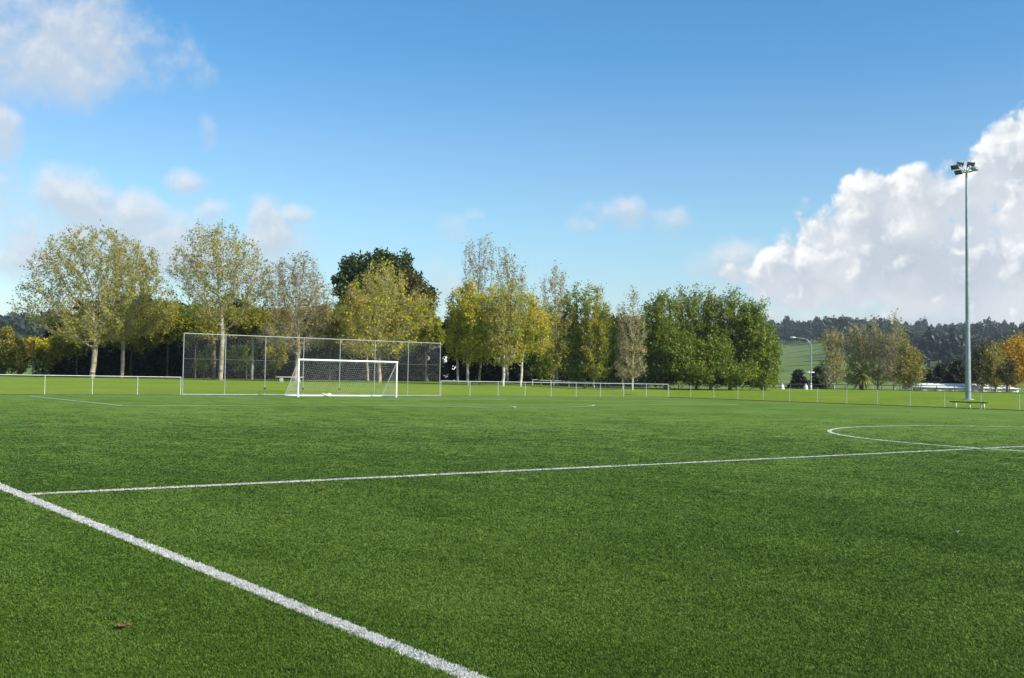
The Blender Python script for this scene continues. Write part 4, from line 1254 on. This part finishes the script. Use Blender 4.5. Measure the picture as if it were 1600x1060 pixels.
# long low white roofed building on the right
bl_, py_ = gpos(1498, 141)
Lb = 160 * mpp(141)
zt = at(1498, 598.5, 141)[2]
hh = zt - bl_[2] - .6
t = thing('long_building', 'long low white roofed building behind the dark rail fence', 'building', bl_, ang_h)
obj('wall', mesh_from('wall', boxes([((0, 0, hh / 2 - .6), (Lb * .97, 5.6, hh + 1.2))])), M['white_wall'], t)
n_ = 18; prof = []
for k in range(n_ + 1):
    x_ = -Lb / 2 + Lb * k / n_; zz = hh + .50 * min(1, (k / n_) / .12) ** .6 * min(1, (1 - k / n_) / .05 + .2)
    prof.append((x_, zz))
v = np.array([[x_, -3.1, hh - .05] for x_, z_ in prof] + [[x_, -1.5, z_] for x_, z_ in prof] + [[x_, 1.5, z_] for x_, z_ in prof] + [[x_, 3.1, hh - .05] for x_, z_ in prof])
i = np.arange(n_); q_ = n_ + 1
obj('roof', mesh_from('roof', [(v, np.concatenate([np.stack([i + r_ * q_, i + 1 + r_ * q_, i + 1 + (r_ + 1) * q_, i + (r_ + 1) * q_], 1) for r_ in range(3)]))]), M['white_roof'], t)
for k in range(7):
    obj('door', mesh_from('door', boxes([((-Lb / 2 + (k + .5) * Lb / 7, -2.83, hh * .42), (1.0, .08, hh * .7))])), M['galvanised'], t)
# small white marker posts near the street lamp
for px, lab in ((1222, 'small white tapered marker post below the rightmost alder'), (1259, 'small white tapered marker post just left of the street lamp foot')):
    b0, _ = gpos(px, 129)
    t = thing('marker_post', lab, 'marker post', b0)
    obj('body', mesh_from('body', path_tube([[0, 0, -.2], [0, 0, .2], [0, 0, .62]], [.30, .27, .10], 10)), M['white_paint'], t, True)
    obj('cap', mesh_from('cap', tubes([[0, 0, .60]], [[0, 0, .68]], .13, .09, 10, True)), M['white_paint'], t, True)

# ------------------------------------------------------------------ hills with far forest
HPX = np.array([-700, -200, 0, 40, 100, 600, 1180, 1230, 1310, 1400, 1450, 1500, 1545, 1600, 1700, 2100], float)
HPY = np.array([520, 515, 512, 516, 514, 530, 527, 524, 521, 527, 529, 526, 525, 532, 536, 540], float)
HD = 1250.0


def hill_z(px, r):
    """height of the hill at viewing column px, at depth r"""
    zt_ = np.array([at(a, b, HD)[2] for a, b in zip(np.atleast_1d(px), np.interp(np.atleast_1d(px), HPX, HPY))])
    t_ = np.clip((np.atleast_1d(r) - 330) / (HD - 330), 0, 1)
    zz = -3 + (zt_ + 3) * (t_ ** 1.15) * (1 + .10 * np.sin(np.atleast_1d(px) * .02) * (1 - t_) * 4 * t_)
    back = np.clip((np.atleast_1d(r) - HD) / 700, 0, 1)
    return zz * (1 - back * back)


pxs_ = np.linspace(-900, 2300, 130); rs_ = np.concatenate([np.linspace(310, HD, 22), np.linspace(HD + 60, HD + 900, 8)])
v = []
for r_ in rs_:
    zz = hill_z(pxs_, np.full(len(pxs_), r_))
    lat = (pxs_ - CX) / FPX * r_
    xy = CAM[:2] + HF[:2] * r_ + HR[:2] * lat[:, None]
    v.append(np.c_[xy, zz - (1.5 if r_ < 320 else 0)])
v = np.concatenate(v); nx = len(pxs_)
i = (np.arange(nx - 1)[None] + (np.arange(len(rs_) - 1) * nx)[:, None]).reshape(-1)
m, gg, out = new_mat('pasture')
tc = gg.node('ShaderNodeTexCoord').outputs['Object']
col = gg.ramp(gg.noise(tc, .02, 5, .6), [(.35, (.10, .155, .03)), (.65, (.16, .21, .05))])
principled(gg, out, col, .9, spec=.1)
M['pasture'] = m
hills = obj('hills', mesh_from('hills', [(v, np.stack([i, i + 1, i + nx + 1, i + nx], 1))]), M['pasture'], smooth=True)
structure(hills, 'low distant green hills behind the trees', 'hills')


def forest_crown(seed, H=13, Rm=5, n=420):
    r = np.random.default_rng(seed)
    d = r.normal(size=(n, 3)); d /= np.linalg.norm(d, axis=1, keepdims=True); d[:, 2] = np.abs(d[:, 2]) * r.choice([1, 1, 1, -.4], n)
    cs = np.array([[0, 0, H * .55], [Rm * .4, 0, H * .42], [-Rm * .4, Rm * .3, H * .45], [0, -Rm * .4, H * .38]]); k = r.integers(0, 4, n)
    P = cs[k] + d * np.array([Rm * .62, Rm * .62, H * .40]) * (r.random(n) ** .35)[:, None]
    v, f = leaf_quads(P, 1.9, r, up=.4, flat=.8)
    # cluster card body so that far crowns are closed
    tg = tubes([[0, 0, -1]], [[0, 0, H * .6]], .4, .2, 5)
    vv, ff = tg[0]
    me = mesh_from('forest_crown', [(v, f), (vv, ff)], np.r_[np.clip(r.normal(.5, .22, n), 0, 1), np.zeros(len(ff))])
    return me


NF = 4200
fp = RNG.uniform(-250, 1850, NF * 3); fr = HD - (HD - 520) * RNG.random(NF * 3) ** 1.6 + 25 * RNG.random(NF * 3)
past = (fp > 1205) & (fp < 1302) & (fr < 960 + (fp - 1205) * -1.2)
fp, fr = fp[~past][:NF], fr[~past][:NF]
zz = hill_z(fp, fr); lat = (fp - CX) / FPX * fr
xy = CAM[:2] + HF[:2] * fr[:, None] + HR[:2] * lat[:, None]
ss_ = RNG.uniform(.65, 1.25, NF)
o = scatter('far_forest', np.c_[xy, zz - .5], np.stack([ss_ * RNG.uniform(.8, 1.3, NF), ss_ * RNG.uniform(.8, 1.3, NF), ss_ * RNG.uniform(.8, 1.35, NF)], 1),
            [forest_crown(400 + k, 13 + 2 * (k % 3), 5 - .5 * (k % 2)) for k in range(6)], FT, RNG)
tag(o, 'dark blue green forest covering the distant hills', 'forest', None, 'stuff')


def hill_point(px, r):
    z_ = hill_z(px, r)[0]; xy_ = CAM[:2] + HF[:2] * r + HR[:2] * (px - CX) / FPX * r
    return np.array([xy_[0], xy_[1], z_])


# pylon and house on the hill
pp = hill_point(1537, 1180.0)
py_t = thing('power_pylon', 'grey lattice power pylon on the distant wooded hill', 'pylon', pp, ang_h)
Hp = at(1537, 506, 1180)[2] - pp[2]
A, B = [], []
lv = np.linspace(0, 1, 9); wd = lambda q: 2.9 * (1 - q) ** 1.2 + .35
for a0, a1 in zip(lv[:-1], lv[1:]):
    cs = [(-1, -1), (1, -1), (1, 1), (-1, 1)]
    for k in range(4):
        x0, y0 = cs[k]; x1, y1 = cs[(k + 1) % 4]
        A.append([x0 * wd(a0), y0 * wd(a0), a0 * Hp]); B.append([x0 * wd(a1), y0 * wd(a1), a1 * Hp])
        A.append([x0 * wd(a0), y0 * wd(a0), a0 * Hp]); B.append([x1 * wd(a1), y1 * wd(a1), a1 * Hp])
        A.append([x1 * wd(a0), y1 * wd(a0), a0 * Hp]); B.append([x0 * wd(a1), y0 * wd(a1), a1 * Hp])
obj('lattice_tower', mesh_from('lattice_tower', tubes(A, B, .16, .16, 4)), M['pylon_steel'], py_t)
for zf, wv in ((.72, 4.2), (.84, 3.6), (.95, 3.0)):
    obj('cross_arm', mesh_from('cross_arm', tubes([[-wv, 0, Hp * zf], [-wv, 0, Hp * zf], [wv, 0, Hp * zf]], [[wv, 0, Hp * zf], [0, 0, Hp * (zf + .04)], [0, 0, Hp * (zf + .04)]], .14, .14, 4)), M['pylon_steel'], py_t)
hp_ = hill_point(1553, 1120.0)
hz_ = at(1553, 529, 1120)[2]
house('white_house', 'small white house among the trees on the distant hill', [hp_[0], hp_[1], hz_ - 1.5], ang_h + .5, 7.5, 6.0, 4.0, 2.0, M['white_wall'], M['white_roof'], 3)

# ------------------------------------------------------------------ small litter on the turf
def curled_leaf(name, label, x, y, size, rz, mat, seed, z=.030):
    r = np.random.default_rng(seed); n, mm = 13, 7
    v = np.zeros((n, mm, 3))
    for a in range(n):
        t_ = a / (n - 1); w = math.sin(math.pi * min(1, t_ * .95 + .03)) ** .6 * .36 * (1 + .28 * math.sin(t_ * 15))
        for b in range(mm):
            q = (b / (mm - 1) - .5) * 2
            v[a, b] = [(t_ - .5) * size, q * w * size, size * (.10 * math.sin(t_ * 6 + seed) + .26 * q * q * (1 - t_ * .5)) + r.normal(0, size * .012)]
    i = (np.arange(mm - 1)[None] + (np.arange(n - 1) * mm)[:, None]).reshape(-1)
    t = thing(name, label, 'leaf', (x, y, z), rz)
    me = mesh_from('blade', [(v.reshape(-1, 3), np.stack([i, i + 1, i + mm + 1, i + mm], 1))])
    o = obj('blade', me, mat, t, True); sdm = o.modifiers.new('thick', 'SOLIDIFY'); sdm.thickness = size * .02
    obj('stalk', mesh_from('stalk', path_tube([[-.5 * size, 0, 0], [-.7 * size, .05 * size, .02 * size], [-.85 * size, .12 * size, .0]], [.012 * size, .01 * size, .008 * size], 5)), mat, t)
    return t


curled_leaf('fallen_leaf', 'large curled brown leaf lying on the turf at lower left', -1.18, -7.82, .078, -R(30), M['dead_leaf'], 3)
curled_leaf('fallen_leaf', 'small tan leaf lying just in front of the halfway line', 3.52, -1.34, .10, -R(20), M['dead_leaf'], 4)
curled_leaf('fallen_leaf', 'tiny brown leaf far out on the turf at the left edge', 4.29, 17.85, .12, R(10), M['dead_leaf'], 5)
curled_leaf('paper_scrap', 'tiny white scrap of paper on the bare turf at lower right', 7.56, -8.21, .05, R(40), M['pale_scrap'], 6)['category'] = 'litter'
curled_leaf('paper_scrap', 'small pale scrap lying on the turf near the penalty arc', 29.89, 28.98, .26, R(-30), M['pale_scrap'], 8)['category'] = 'litter'

# ------------------------------------------------------------------ thin air haze
hz_me = mesh_from('haze', boxes([((float(xs[0] + xs[-1]) / 2, float(ys[0] + ys[-1]) / 2, 42), (float(xs[-1] - xs[0]) + 8, float(ys[-1] - ys[0]) + 8, 96))]))
hm = bpy.data.materials.new('haze_air'); hm.use_nodes = True; hm.node_tree.nodes.clear()
q = G(hm.node_tree)
vo = q.node('ShaderNodeVolumePrincipled'); vo.inputs['Color'].default_value = (.80, .88, 1, 1); vo.inputs['Density'].default_value = HAZE; vo.inputs['Anisotropy'].default_value = .2
oo = q.node('ShaderNodeOutputMaterial'); q.l.new(vo.outputs[0], oo.inputs['Volume'])
hz_o = obj('haze', hz_me, hm)
tag(hz_o, 'thin blue air haze over the distant hills', 'haze', None, 'stuff')
